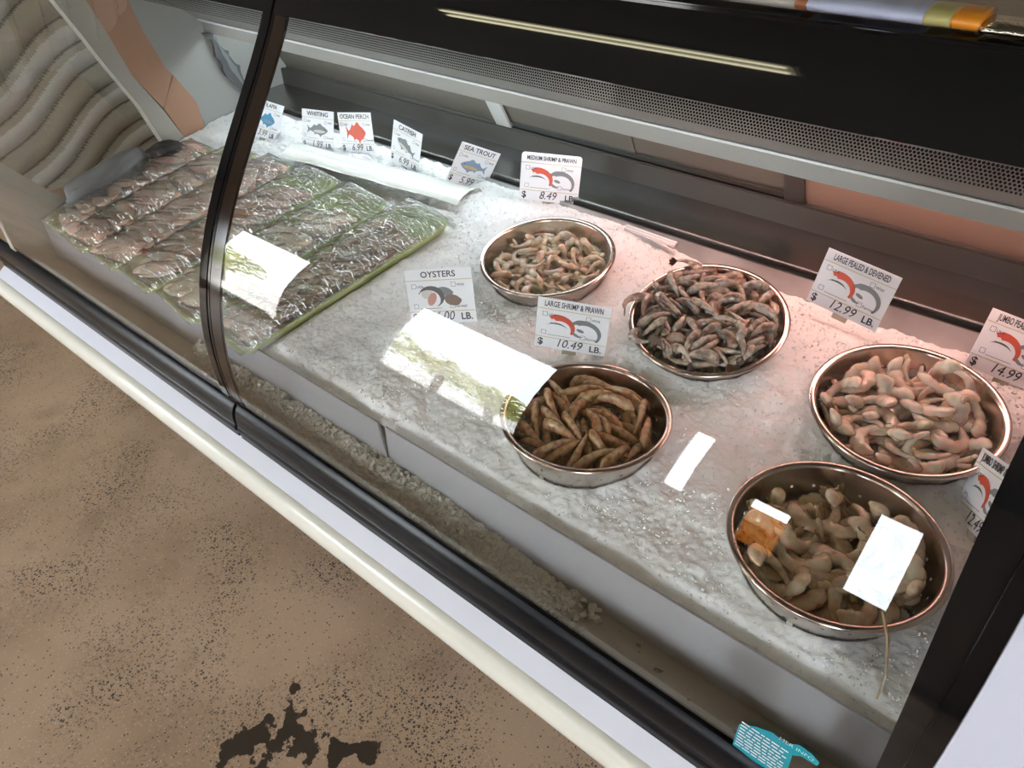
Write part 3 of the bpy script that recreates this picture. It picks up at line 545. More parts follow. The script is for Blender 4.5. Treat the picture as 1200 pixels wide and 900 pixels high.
KIND={
 'c1':(.0145,3.7,.0066,False,False,'peeled_shrimp','small beige peeled shrimp in the back left colander','medium peeled shrimp in the back left colander'),
 'c2':(.021,2.5,.0078,True,True,'shell_on_shrimp','greyish shell-on shrimp in the heaped colander','shell-on shrimp in the heaped middle colander'),
 'c3':(.040,1.75,.0090,True,True,'large_shrimp','long brown large shrimp in the front left colander','large shrimp in the front left colander'),
 'c4':(.0180,4.3,.0094,False,False,'curled_shrimp','plump pale shrimp in the back right colander','large peeled shrimp in the back right colander'),
 'c5':(.0200,4.0,.0102,True,False,'jumbo_shrimp','thick jumbo shrimp in the front right colander','jumbo shrimp in the front right colander')}
POSES={"c1":[[0,-0.0803,-0.0611,-0.0435,-0.07,-0.26,0.52],
[1,0.0546,0.0135,-0.0437,-0.16,-0.24,0.49],
[2,-0.0404,0.0045,-0.0435,-0.22,-0.08,0.62],
[0,-0.027,0.0971,-0.0401,0.46,2.61,-0.49],
[1,-0.0186,-0.0487,-0.0437,-0.16,-0.24,0.11],
[2,0.0904,0.0114,-0.0398,-0.37,2.74,0.34],
[0,0.0185,0.0627,-0.0435,-0.07,-0.26,1.92],
[1,-0.0301,0.0735,-0.0432,0.1,3.07,-0.7],
[2,0.0689,0.0081,-0.0338,-2.66,0.48,1.26],
[0,0.0233,0.0871,-0.0435,-0.07,-0.26,-1.85],
[1,0.0029,-0.0707,-0.0437,-0.16,-0.25,-1.51],
[2,0.042,-0.0099,-0.0391,0.22,0.43,-0.54],
[0,0.0845,-0.0558,-0.038,-0.55,0.38,0.23],
[1,0.083,0.0562,-0.0437,-0.16,-0.24,-0.11],
[2,0.0325,0.0353,-0.0435,-0.23,-0.07,-0.6],
[0,-0.0537,-0.0227,-0.0435,-2.95,0.14,1.1],
[1,-0.0508,-0.0919,-0.0405,0.05,-0.98,-1.99],
[2,-0.0317,0.0391,-0.0435,-0.23,-0.07,-2.92],
[0,0.0949,0.0289,-0.0435,-0.07,-0.24,1.06],
[1,-0.0239,-0.096,-0.0419,0.18,-3.04,0.35],
[2,0.0501,0.0641,-0.0431,-3.11,-0.08,-0.53],
[0,0.041,-0.037,-0.0435,-2.95,0.14,-0.75],
[1,-0.0131,0.0484,-0.0434,-3.06,0.18,0.36],
[2,-0.1024,-0.0266,-0.0401,0.0,-0.88,3.03],
[0,-0.0864,0.0447,-0.0435,-0.05,-0.19,1.44],
[1,-0.0565,0.069,-0.0435,-3.08,0.23,-0.7],
[2,-0.0677,0.0833,-0.0399,-0.11,-2.2,-0.85],
[0,0.0124,0.0844,-0.0313,-2.97,-0.11,0.98],
[1,-0.0443,0.0902,-0.0303,0.69,2.36,1.11],
[2,0.0273,-0.0905,-0.0435,-0.23,-0.07,2.52],
[0,0.0558,0.0858,-0.0375,-0.62,0.61,0.91],
[1,0.0085,-0.0491,-0.0409,0.13,0.02,2.38],
[2,-0.0911,-0.0287,-0.0326,-0.31,0.13,-0.32],
[0,-0.1084,0.0067,-0.0375,0.31,0.92,0.33],
[1,-0.0167,-0.0093,-0.0437,-0.16,-0.24,1.96],
[2,0.0101,0.0091,-0.043,-0.08,2.97,0.22],
[0,0.0325,0.0993,-0.0356,-0.58,-0.69,-1.71],
[1,0.0718,0.0699,-0.039,-0.54,0.47,2.38],
[2,-0.0569,-0.0524,-0.0435,-0.23,-0.07,2.6],
[0,0.0199,-0.0687,-0.0373,-0.67,0.03,-0.52],
[1,0.0841,-0.0133,-0.0437,-0.16,-0.24,0.62],
[2,0.0699,0.0301,-0.0384,-0.72,0.32,0.85],
[0,0.0067,0.1044,-0.0391,0.18,-1.31,-1.76],
[1,0.0652,-0.0216,-0.0437,-0.16,-0.24,-2.61],
[2,0.0143,-0.099,-0.0329,-0.18,0.29,-0.34],
[0,0.0566,0.0402,-0.0389,0.32,0.49,2.66],
[1,0.0709,-0.0244,-0.0344,-0.2,3.06,0.56],
[2,-0.0157,0.0082,-0.038,0.55,2.47,-0.4],
[0,-0.0422,-0.0707,-0.0371,2.49,0.84,1.27],
[1,-0.0934,-0.0549,-0.0328,0.3,-2.42,0.36],
[2,-0.0004,-0.0971,-0.0401,0.13,0.05,2.51],
[0,0.0918,-0.0471,-0.0345,2.39,0.27,-0.32],
[1,-0.0253,-0.0769,-0.0397,0.32,-2.91,0.83],
[2,-0.0043,-0.0296,-0.0405,0.29,-3.08,-0.39],
[0,-0.0541,-0.0336,-0.0323,-0.06,0.0,1.31],
[1,-0.088,0.0022,-0.0437,-0.16,-0.24,0.27],
[2,0.0098,-0.0185,-0.0375,-0.54,-0.36,-1.42],
[0,0.1084,0.0024,-0.0298,0.26,-1.29,-0.59],
[1,0.0089,-0.0485,-0.0304,-0.2,-0.36,-0.68],
[2,-0.0059,0.086,-0.0435,-0.23,-0.07,0.83],
[0,-0.0268,-0.0199,-0.037,-0.34,-0.4,2.13],
[1,-0.0807,-0.0343,-0.0437,-0.16,-0.24,1.8],
[2,0.0603,-0.0552,-0.0431,-3.1,-0.12,1.31],
[0,0.0467,0.0933,-0.0278,-1.1,-0.59,-0.33],
[1,-0.0145,0.075,-0.0341,-0.3,-0.48,0.05],
[2,-0.0174,0.0376,-0.0346,-0.15,-3.01,0.76],
[0,0.0927,0.0098,-0.028,0.24,-0.22,-1.27],
[1,0.0332,-0.0609,-0.039,0.09,2.07,-2.42],
[2,0.0352,0.0084,-0.0405,-0.51,0.13,2.55],
[0,0.0896,-0.0206,-0.0302,3.09,-0.04,0.41],
[1,0.0013,0.0448,-0.0361,-1.76,0.72,1.51],
[2,0.0762,-0.0783,-0.0345,0.98,0.59,-2.48],
[0,-0.0601,-0.0554,-0.0333,0.01,-0.04,-1.68],
[1,0.0236,0.0004,-0.0328,-2.84,0.23,0.27],
[2,-0.0707,0.018,-0.0431,-3.11,-0.07,0.48],
[0,0.1048,-0.0231,-0.0379,0.53,2.05,0.17],
[1,-0.0828,0.0604,-0.0357,0.75,2.66,-1.05],
[2,0.0974,0.0394,-0.028,1.82,-0.97,1.17],
[0,-0.0893,0.0247,-0.0365,2.62,0.25,1.5],
[1,-0.0059,-0.0286,-0.0245,-0.04,2.74,0.04],
[2,-0.0608,0.0449,-0.0335,-1.78,0.25,-2.3],
[0,-0.0183,-0.0595,-0.031,-2.97,0.33,0.12],
[1,-0.0358,-0.0471,-0.0379,-0.44,1.03,2.25],
[2,-0.0437,0.0631,-0.0317,-3.13,-0.17,0.81],
[0,0.0318,0.0242,-0.0274,0.58,-3.14,0.23],
[1,-0.0221,0.1068,-0.0305,-1.44,-1.42,0.1],
[2,0.0363,-0.057,-0.0281,-0.93,0.56,-0.57],
[0,-0.0491,0.0336,-0.0384,-0.36,2.82,-0.69],
[1,0.0332,-0.0289,-0.033,0.21,-0.09,-1.08],
[2,-0.058,0.0074,-0.0364,-0.29,-2.89,-0.47],
[0,-0.0192,0.0454,-0.0252,-0.18,-0.07,0.59],
[1,0.08,0.0579,-0.0303,0.15,-0.74,1.83],
[2,0.007,0.0674,-0.0293,-0.93,0.46,2.85],
[0,-0.0286,-0.0208,-0.0247,0.24,-0.17,-1.28],
[1,-0.0234,0.0182,-0.0353,1.29,2.73,0.29],
[2,0.0474,-0.0973,-0.0373,0.67,2.2,-0.44],
[0,0.0307,-0.0891,-0.0281,0.41,-3.11,-0.59],
[1,0.0055,0.0096,-0.0287,0.38,-1.13,2.8],
[2,-0.0718,0.0661,-0.0286,-0.05,-0.15,0.51],
[0,0.0643,-0.0752,-0.035,1.37,-1.1,-1.85],
[1,-0.0071,0.0001,-0.0274,-0.86,0.01,-1.5],
[2,-0.0418,-0.0049,-0.0314,-0.47,0.17,2.32],
[0,0.0189,0.0411,-0.0386,0.26,2.15,-0.64],
[1,0.0494,-0.0742,-0.0374,-0.94,0.84,2.21],
[2,0.0673,-0.0541,-0.0267,2.63,-0.26,-0.55],
[0,-0.066,0.0191,-0.0266,-0.36,-0.67,-0.06],
[1,-0.0999,0.0359,-0.0294,3.12,0.06,-0.31],
[2,0.0572,-0.0134,-0.0265,0.2,2.61,-0.5],
[0,0.0559,-0.042,-0.028,-0.5,0.6,1.76],
[1,0.0219,-0.0164,-0.0255,0.26,2.97,1.39],
[2,-0.0639,-0.0794,-0.0324,-1.04,-0.62,0.53],
[0,0.0365,0.0533,-0.0304,-0.51,-1.06,-1.92],
[1,-0.0443,0.0249,-0.0272,-3.08,0.14,0.41],
[2,-0.0026,-0.0801,-0.03,-0.03,-0.32,2.98],
[0,-0.0757,-0.0079,-0.0311,0.09,2.81,0.82]],"c2":[[0,-0.075,-0.0331,-0.0268,0.14,3.11,-0.35],
[1,0.0444,0.0123,-0.0285,-0.12,-0.25,0.63],
[2,-0.0319,0.0123,-0.0272,-0.17,-0.03,0.58],
[0,-0.0193,0.0998,-0.0267,-3.02,-0.09,1.54],
[1,-0.024,-0.0231,-0.0285,-0.12,-0.25,-0.47],
[2,0.1016,-0.0157,-0.028,0.01,-1.99,2.56],
[0,0.0378,0.0954,-0.0289,-0.02,-0.81,0.69],
[1,-0.0897,0.0203,-0.0272,-0.01,-2.26,-0.25],
[2,0.0738,-0.02,-0.0276,-0.14,-0.13,-0.67],
[0,-0.0213,0.079,-0.0288,-0.07,-0.3,1.36],
[1,0.0064,-0.0694,-0.0285,-0.12,-0.25,-2.83],
[2,0.0043,0.0175,-0.0268,-0.21,0.04,-1.06],
[0,0.0767,-0.0675,-0.0187,-2.55,0.14,-1.56],
[1,0.0725,0.0567,-0.0284,-0.13,-0.23,-1.69],
[2,-0.0005,0.0311,-0.028,0.05,-2.87,-1.38],
[0,-0.0429,-0.0084,-0.0263,-2.99,0.23,0.45],
[1,-0.0306,-0.0735,-0.0264,0.06,2.91,-0.32],
[2,-0.0304,0.0406,-0.0276,-0.14,-0.13,1.94],
[0,0.0956,0.0117,-0.0271,0.06,-2.65,-1.92],
[1,-0.0048,-0.0933,-0.0178,-2.49,-0.43,1.15],
[2,0.0602,0.0822,-0.0196,-2.57,-0.61,-0.98],
[0,0.0691,-0.005,-0.0273,-3.1,-0.66,-0.68],
[1,0.0285,0.0853,-0.0274,-0.2,-0.15,-2.84],
[2,-0.0957,-0.0305,-0.0276,-0.14,-0.13,2.95],
[0,-0.0647,0.0581,-0.0277,0.03,-2.05,-0.74],
[1,-0.0672,0.0274,-0.0285,-0.12,-0.25,2.27],
[2,-0.0604,0.092,-0.0282,-0.03,-1.19,2.01],
[0,0.0371,0.0372,-0.0265,0.18,-0.65,2.21],
[1,-0.0393,0.0598,-0.0285,-0.12,-0.25,2.12],
[2,0.0259,-0.0571,-0.0273,-0.17,-0.04,-2.56],
[0,0.0674,0.0785,-0.029,-0.02,-0.65,0.7],
[1,0.0313,-0.0919,-0.021,-0.23,0.61,1.57],
[2,-0.0668,-0.048,-0.0231,1.27,-1.26,-0.89],
[0,-0.103,0.0406,-0.0253,-0.3,-0.9,-0.25],
[1,0.0028,-0.03,-0.0261,-3.1,0.3,-0.95],
[2,0.0048,-0.0029,-0.0229,-0.23,2.72,1.57],
[0,0.0083,0.0954,-0.0286,-0.0,-1.09,3.06],
[1,0.0819,0.0567,-0.0167,-2.98,0.36,-0.22],
[2,-0.0715,-0.0016,-0.0276,-0.14,-0.13,2.21],
[0,0.0534,-0.0938,-0.0287,-0.0,-1.05,-0.9],
[1,0.0917,-0.0535,-0.0165,-2.39,-0.02,-0.94],
[2,0.0648,0.0408,-0.0198,-0.62,-2.71,-0.39],
[0,0.0033,0.0621,-0.0288,-0.01,-0.92,1.75],
[1,0.0691,-0.0453,-0.0285,-0.12,-0.25,-1.27],
[2,-0.1065,0.0037,-0.0281,0.0,-2.35,-0.17],
[0,0.0346,0.0678,-0.0202,-2.62,0.44,-0.39],
[1,0.0955,-0.0303,-0.014,0.81,-0.81,-1.62],
[2,-0.0156,0.0271,-0.0135,-0.09,0.39,-0.76],
[0,-0.0491,-0.0886,-0.0176,0.63,0.77,-2.58],
[1,-0.0412,-0.0537,-0.0209,0.46,2.64,0.27],
[2,0.0135,-0.1028,-0.0281,0.02,-2.63,1.76],
[0,0.106,-0.0342,-0.0281,-0.15,-1.47,-0.24],
[1,-0.0183,-0.0716,-0.0284,0.02,-1.12,-0.33],
[2,-0.0727,0.0663,-0.0281,-0.05,-0.84,2.38],
[0,-0.0724,-0.0754,-0.0287,-0.01,-0.99,0.37],
[1,-0.06,-0.0218,-0.0285,-0.12,-0.25,-0.16],
[2,-0.0039,-0.0309,-0.0165,0.06,2.93,-0.98],
[0,0.0937,0.0336,-0.0214,2.09,-1.12,-0.74],
[1,0.0408,-0.0287,-0.0285,-0.12,-0.25,0.77],
[2,-0.0407,0.0908,-0.0213,-2.73,-0.29,-1.16],
[0,-0.0323,0.0222,-0.0192,0.01,-0.36,2.8],
[1,-0.0946,0.0602,-0.0202,0.98,-2.02,-1.5],
[2,-0.028,-0.0992,-0.0281,-0.14,-1.44,1.57],
[0,0.0415,0.0944,-0.0127,1.96,-1.83,0.26],
[1,-0.0062,0.0989,-0.0161,-0.09,-0.25,2.87],
[2,-0.0157,0.0569,-0.0186,0.11,-0.81,1.15],
[0,0.0929,0.0417,-0.0148,-1.9,-0.76,0.28],
[1,0.0192,-0.0691,-0.0185,-0.25,-0.09,-2.07],
[2,0.0266,0.0071,-0.0238,0.52,-0.99,0.01],
[0,0.0797,-0.0476,-0.0096,2.61,-0.72,1.33],
[1,0.0187,0.1026,-0.0138,-0.26,-0.45,-1.08],
[2,0.0462,-0.1053,-0.0122,-0.75,-1.17,2.64],
[0,-0.0827,-0.0566,-0.0199,-0.56,-0.27,3.1],
[1,0.0048,0.0211,-0.0123,-0.54,-0.49,-2.57],
[2,-0.0997,-0.0228,-0.0157,-3.05,-0.51,0.33],
[0,0.0668,0.019,-0.0275,-3.11,-0.98,-0.21],
[1,-0.0508,0.0734,-0.017,-2.3,-1.49,-0.58],
[2,0.0952,0.0042,-0.0189,-1.2,-1.01,-2.09],
[0,-0.1074,-0.0356,-0.0174,-0.59,-1.29,-2.2],
[1,-0.0141,-0.0488,-0.023,0.22,-1.13,-1.68],
[2,-0.075,0.0659,-0.0129,-0.24,-1.16,-0.61],
[0,-0.0253,-0.082,-0.0117,0.28,0.31,2.89],
[1,-0.0454,-0.0533,-0.0125,0.66,-0.68,2.97],
[2,-0.0419,0.042,-0.0179,-0.46,-0.92,2.82],
[0,0.0215,0.0068,-0.0068,-0.18,-0.79,-2.03],
[1,-0.0669,0.0463,-0.0177,0.87,-1.23,1.03],
[2,0.0332,-0.05,-0.0258,-0.21,-0.36,0.47],
[0,-0.071,0.0866,-0.0113,0.39,-0.98,-1.32],
[1,0.0747,-0.025,-0.015,0.04,-2.64,-1.42],
[2,-0.0348,-0.0136,-0.0189,-0.02,-2.93,1.72],
[0,-0.023,0.0745,-0.0117,-0.72,-1.79,-0.57],
[1,0.0536,0.024,-0.0166,0.07,-0.41,-1.11],
[2,0.0183,0.0435,-0.0193,-0.15,-0.25,2.67],
[0,0.0059,-0.0516,-0.0111,-1.02,-1.19,-1.05],
[1,-0.0579,0.0236,-0.0126,0.6,-1.05,-2.83],
[2,0.063,-0.0807,-0.0189,-1.75,-2.17,-0.29],
[0,0.001,-0.1149,-0.0162,-0.51,-2.42,-1.28],
[1,0.0599,-0.0073,-0.0065,1.69,1.26,0.08],
[2,-0.089,0.0353,-0.0104,-1.09,-1.01,-1.27],
[0,0.0692,-0.062,-0.0167,0.62,-0.98,-1.96],
[1,0.0015,-0.0027,-0.011,0.01,3.02,0.9],
[2,-0.0418,-0.0025,-0.0148,2.02,-1.76,-0.64],
[0,0.0429,0.0388,-0.0151,1.1,-1.37,-1.62],
[1,-0.031,-0.1085,-0.0186,1.26,-2.14,0.05],
[2,0.0669,0.006,-0.0084,-0.56,-2.08,1.72],
[0,-0.0699,0.0069,-0.0141,0.04,2.8,-1.46],
[1,-0.0682,-0.0077,-0.0188,-0.81,-1.48,-0.87],
[2,0.1066,0.0031,-0.0138,0.37,-1.37,2.28],
[0,0.0571,-0.0488,-0.0109,-0.26,-0.82,1.46],
[1,0.0328,-0.026,-0.0174,-3.05,-0.28,-0.93],
[2,-0.0717,-0.0714,-0.0123,-2.36,-0.39,-1.41],
[0,0.0049,0.0428,-0.0058,-2.88,-0.16,1.45],
[1,-0.1022,0.0043,-0.004,0.47,1.59,-1.68],
[2,0.0162,-0.0839,-0.0106,-0.99,-1.24,-2.25],
[0,-0.076,-0.0625,-0.0106,1.35,-1.11,-2.2],
[1,-0.0641,-0.025,-0.0173,0.35,-1.2,-2.32],
[2,-0.0091,0.0029,-0.0033,0.26,-1.3,-2.17],
[0,-0.0347,-0.0495,-0.014,-0.73,-1.01,1.01],
[1,0.017,-0.0328,-0.0129,-0.71,-2.06,-0.43],
[2,-0.0158,0.0324,-0.0051,0.52,-0.48,3.03],
[0,-0.032,0.0472,-0.0037,0.16,-1.34,-0.95],
[1,0.0658,-0.0246,0.0002,-0.33,-0.64,1.06],
[2,0.0286,0.0686,-0.0136,-1.29,-1.38,1.84],
[0,0.0351,-0.0715,-0.012,0.07,-1.74,-0.48],
[1,0.0316,-0.0501,-0.011,-1.17,-1.07,-2.24],
[2,0.0362,-0.0138,-0.0108,-1.61,-2.41,0.13],
[0,-0.0641,-0.0201,-0.0057,-0.56,-1.14,-1.29],
[1,0.0436,-0.0773,-0.0101,-0.54,-1.34,0.27],
[2,-0.0003,0.0731,-0.0096,-1.77,-0.92,0.81],
[0,0.0258,0.0342,-0.0077,-0.21,-0.93,2.56]],"c3":[[0,-0.0612,-0.0716,-0.0619,-1.18,-1.5,-0.72],
[1,0.0234,0.0294,-0.0559,-0.09,-0.25,0.69],
[2,-0.0291,0.0306,-0.0558,0.06,-2.86,1.36],
[0,-0.0375,0.0622,-0.062,-0.18,-1.25,-2.42],
[1,0.0037,-0.0146,-0.0605,0.07,-1.82,0.56],
[2,0.065,-0.0206,-0.0613,-0.17,-1.16,-1.41],
[0,0.0278,0.0866,-0.0514,-3.04,0.06,-1.12],
[1,-0.0438,0.029,-0.0526,-1.19,-1.21,1.5],
[2,0.0155,0.0029,-0.0566,-0.1,-0.41,0.55],
[0,-0.0142,0.0506,-0.062,-0.18,-1.25,-2.39],
[1,-0.0137,-0.0793,-0.054,-3.08,-0.21,0.31],
[2,0.0177,-0.0092,-0.0598,0.15,-1.33,-2.6],
[0,0.0536,-0.0611,-0.0605,-0.09,-0.84,0.78],
[1,0.0767,0.0274,-0.0569,0.72,-1.33,0.78],
[2,0.0194,0.049,-0.0526,0.65,-2.14,0.53],
[0,-0.011,-0.0182,-0.0617,-0.14,-1.15,-2.51],
[1,-0.0317,-0.0949,-0.061,-0.1,-1.35,1.41],
[2,-0.0615,0.0544,-0.0595,1.36,-1.72,-1.41],
[0,0.0635,0.0114,-0.0548,-1.53,-1.27,0.15],
[1,0.0088,-0.0751,-0.0538,-3.08,-0.19,-0.15],
[2,0.0548,0.0567,-0.0551,1.15,-1.32,-0.33],
[0,0.0567,-0.0217,-0.0469,0.41,-0.23,2.01],
[1,-0.0391,-0.0582,-0.0608,0.34,-1.63,0.41],
[2,0.0628,-0.0361,-0.0472,-1.17,-0.93,-0.84],
[0,-0.0493,0.0859,-0.0521,0.75,-2.11,-1.82],
[1,-0.0941,0.0334,-0.0609,1.27,-1.59,-1.61],
[2,0.0093,0.1021,-0.0544,-1.11,-1.85,-0.44],
[0,0.0218,0.0768,-0.0567,-0.07,-0.29,2.16],
[1,-0.0709,0.0509,-0.0604,0.05,-1.87,-0.22],
[2,0.0407,-0.0596,-0.0617,-2.94,-1.29,0.44],
[0,0.024,0.0503,-0.0512,-0.16,-0.75,1.24],
[1,-0.0244,-0.0359,-0.0601,-0.06,-0.96,-2.87],
[2,-0.0157,-0.052,-0.0468,-1.86,-1.41,0.14],
[0,-0.1018,-0.0334,-0.0586,-0.07,-0.53,0.36],
[1,-0.0534,0.0026,-0.0564,0.04,-2.63,0.3],
[2,0.0273,0.0039,-0.0471,1.63,-2.04,-0.56],
[0,-0.0229,0.0828,-0.0475,0.63,-1.86,-1.9],
[1,0.082,0.0605,-0.061,-0.07,-1.27,-2.45],
[2,-0.0727,-0.0167,-0.0619,-0.32,-1.36,-2.48],
[0,0.0367,-0.0712,-0.0521,1.49,-1.23,-1.28],
[1,0.0983,-0.0094,-0.0579,2.8,-1.27,0.32],
[2,0.0681,0.0671,-0.0428,-0.86,-1.71,-1.98],
[0,0.0192,0.0628,-0.0388,1.31,-1.94,0.44],
[1,0.0679,-0.0167,-0.049,-1.42,-1.09,0.19],
[2,-0.0789,0.028,-0.0463,1.47,-1.26,-0.38],
[0,0.0248,0.0843,-0.0419,1.1,-1.37,0.45],
[1,0.0928,-0.0436,-0.0445,1.4,-1.8,-1.47],
[2,-0.0175,0.0618,-0.044,-1.48,-1.24,0.76],
[0,-0.0422,-0.0294,-0.0446,0.43,-1.37,-2.31],
[1,-0.0743,-0.0439,-0.0507,-1.7,-1.16,-0.73],
[2,-0.0007,-0.0885,-0.0473,-0.61,-1.43,0.1],
[0,0.022,0.0251,-0.0479,0.9,-1.73,0.66],
[1,-0.0669,-0.0017,-0.0416,-1.11,-1.23,-1.09],
[2,0.0665,-0.0701,-0.046,1.2,-1.21,-1.82],
[0,0.0153,-0.0825,-0.051,1.06,-1.36,-1.37],
[1,-0.0566,0.0052,-0.0482,1.24,-1.37,-0.12],
[2,-0.0037,-0.031,-0.045,-1.44,-1.29,-0.68],
[0,0.1007,0.0401,-0.0465,1.21,-1.87,-0.72],
[1,0.0156,-0.0027,-0.0394,1.82,-1.82,-0.86],
[2,-0.0426,0.0548,-0.0411,1.85,-1.45,0.5],
[0,-0.0192,0.0112,-0.0466,-0.44,-1.36,-2.4],
[1,-0.0947,-0.001,-0.0514,-0.87,-1.56,0.46]],"c4":[[0,-0.0494,-0.0492,-0.0391,-0.1,-0.21,0.9],
[1,0.0203,0.0167,-0.0394,-0.16,-0.18,0.55],
[2,-0.0555,0.0237,-0.0311,-2.2,0.68,-0.26],
[0,-0.0277,0.0614,-0.0396,-2.96,0.07,1.07],
[1,-0.0149,-0.0369,-0.0394,-0.16,-0.18,1.51],
[2,0.0679,-0.0299,-0.0395,-0.22,-0.05,0.99],
[0,0.0095,0.0699,-0.0389,-0.02,-0.06,1.77],
[1,-0.0637,0.0446,-0.0394,0.11,3.05,1.33],
[2,0.0633,0.0047,-0.0395,-0.21,-0.08,-0.74],
[0,0.021,0.0901,-0.0294,-0.85,-0.04,-0.45],
[1,-0.0194,-0.0731,-0.0394,-0.16,-0.18,2.46],
[2,-0.0006,-0.0082,-0.0395,-0.22,-0.05,-2.38],
[0,0.0593,-0.0679,-0.0396,0.18,3.02,0.16],
[1,0.0744,0.0678,-0.0375,-0.11,-0.46,0.71],
[2,0.0437,0.0397,-0.0395,-0.21,-0.06,-1.77],
[0,-0.0398,-0.0017,-0.0392,-0.08,-0.14,-1.68],
[1,-0.0551,-0.0809,-0.0375,-0.11,-0.46,0.9],
[2,-0.026,0.0329,-0.0351,-0.36,2.92,0.47],
[0,0.0952,0.0174,-0.0396,-2.96,0.09,0.65],
[1,0.0177,-0.0786,-0.0378,0.13,-2.92,1.17],
[2,0.0545,0.0912,-0.0263,1.07,0.29,-0.21],
[0,0.0358,-0.0197,-0.0337,-0.44,-0.33,2.0],
[1,0.0388,0.0676,-0.0261,0.63,-0.52,1.2],
[2,-0.09,-0.0434,-0.0317,0.73,2.24,-1.25],
[0,-0.0536,0.0929,-0.0322,-0.03,1.0,-1.0],
[1,-0.0904,0.0595,-0.0325,-0.11,-2.11,-0.39],
[2,-0.0299,0.0936,-0.032,-0.92,0.74,-1.6],
[0,0.0659,0.0507,-0.0251,-0.46,0.16,-2.98],
[1,-0.0875,-0.0196,-0.0323,-0.93,0.7,0.85],
[2,0.0469,-0.0557,-0.0292,0.48,-0.0,-2.39],
[0,0.0901,0.0508,-0.0201,0.78,0.4,1.24],
[1,0.0161,-0.0642,-0.029,0.45,-0.1,3.12],
[2,-0.0611,-0.0277,-0.0335,-0.56,0.59,1.26],
[0,-0.0915,0.0126,-0.0391,-0.09,-0.17,0.12],
[1,-0.0213,-0.0309,-0.0263,3.03,0.0,0.46],
[2,0.0048,0.0359,-0.0318,0.6,3.13,-0.04],
[0,0.0296,0.1069,-0.0218,1.81,2.74,-0.03],
[1,0.0609,0.031,-0.0232,-2.36,0.19,-0.14],
[2,-0.0506,-0.0086,-0.0187,-0.34,0.46,1.96],
[0,0.0493,-0.0818,-0.0208,-0.24,2.44,0.67],
[1,0.1008,-0.0206,-0.0346,-0.25,0.54,2.75],
[2,0.0402,0.0083,-0.0231,0.01,-2.84,1.38],
[0,-0.0096,0.0953,-0.0314,-0.64,2.29,1.62],
[1,0.0178,-0.0416,-0.0236,0.65,2.56,-0.19],
[2,-0.0539,-0.0581,-0.0234,0.03,2.81,-0.58],
[0,0.0327,0.0332,-0.0181,0.51,2.88,0.48],
[1,0.0114,-0.0241,-0.0221,-0.22,0.8,1.93],
[2,-0.0106,0.069,-0.025,-0.25,0.13,-1.35],
[0,-0.0247,-0.0724,-0.0254,-0.03,2.97,-0.44],
[1,-0.0861,-0.0649,-0.0316,-1.07,0.81,-0.28],
[2,0.033,-0.1033,-0.0299,2.04,0.91,0.63],
[0,0.0911,-0.0568,-0.0313,-0.51,1.99,-1.29],
[1,-0.0142,-0.1057,-0.0327,-0.53,0.93,1.05],
[2,-0.0579,0.0619,-0.025,-0.01,-0.36,-1.08],
[0,-0.1035,-0.0045,-0.0224,-0.41,0.54,2.42],
[1,-0.0874,0.0269,-0.0255,-2.97,-0.12,-0.7],
[2,-0.0248,0.0099,-0.0242,-0.4,0.14,3.0],
[0,0.0787,-0.007,-0.0274,-0.13,0.14,-0.18]],"c5":[[0,-0.0537,-0.0534,-0.0507,0.12,0.02,-0.26],
[1,0.011,0.0058,-0.053,-0.16,-0.18,0.77],
[2,-0.0534,0.0243,-0.0528,-0.2,-0.13,1.04],
[0,-0.0337,0.0513,-0.0516,-2.99,-0.16,1.23],
[1,-0.0352,-0.0168,-0.053,0.09,3.01,0.15],
[2,0.0857,0.0144,-0.0525,0.07,-3.07,0.64],
[0,0.0065,0.0594,-0.0528,-0.08,-0.13,2.12],
[1,-0.102,0.019,-0.0443,-2.04,1.26,0.9],
[2,0.0442,-0.0116,-0.053,-0.2,-0.05,-0.28],
[0,0.035,0.0851,-0.048,-0.41,0.12,0.76],
[1,-0.0053,-0.0634,-0.0531,-0.16,-0.17,-2.2],
[2,0.0023,-0.0286,-0.053,-0.2,-0.05,-2.24],
[0,0.0681,-0.051,-0.053,-2.97,0.12,-1.47],
[1,0.0616,0.0642,-0.0531,-0.16,-0.17,0.7],
[2,0.0293,0.0377,-0.052,-0.27,0.06,-1.21],
[0,-0.0845,0.0004,-0.0502,0.0,0.27,-0.57],
[1,-0.0507,-0.0899,-0.0449,0.25,1.02,1.5],
[2,-0.0118,0.0174,-0.0456,0.17,2.56,0.06],
[0,0.0935,0.0233,-0.0388,3.02,0.13,0.33],
[1,0.0173,-0.0907,-0.0527,-3.02,0.01,-0.98],
[2,0.0709,0.0639,-0.0349,3.12,0.3,0.28],
[0,0.0681,-0.0219,-0.044,0.48,-0.34,1.92],
[1,0.0639,0.0185,-0.0434,2.79,-0.56,0.48],
[2,-0.0243,-0.0754,-0.0391,-0.87,-0.45,1.17],
[0,-0.0348,0.0838,-0.053,-2.97,0.06,1.6],
[1,-0.0763,0.0524,-0.0493,0.1,2.54,-0.4],
[2,-0.0136,0.0931,-0.0439,0.71,2.86,-1.13],
[0,0.0837,0.057,-0.0224,-2.62,0.51,0.81],
[1,-0.0765,-0.0499,-0.0439,-0.45,1.46,-0.74],
[2,0.0469,-0.0737,-0.0434,-0.48,-0.54,-2.53],
[0,0.0847,-0.0014,-0.0251,-2.79,0.07,-0.61],
[1,-0.0112,-0.0935,-0.0472,-2.62,0.13,-1.59],
[2,-0.0897,-0.0311,-0.0413,-2.21,0.14,0.8],
[0,-0.0394,0.0448,-0.0361,0.01,0.11,-0.89],
[1,0.0268,-0.0514,-0.0483,-2.7,0.08,1.53],
[2,0.0249,-0.0278,-0.0339,3.0,0.16,0.85],
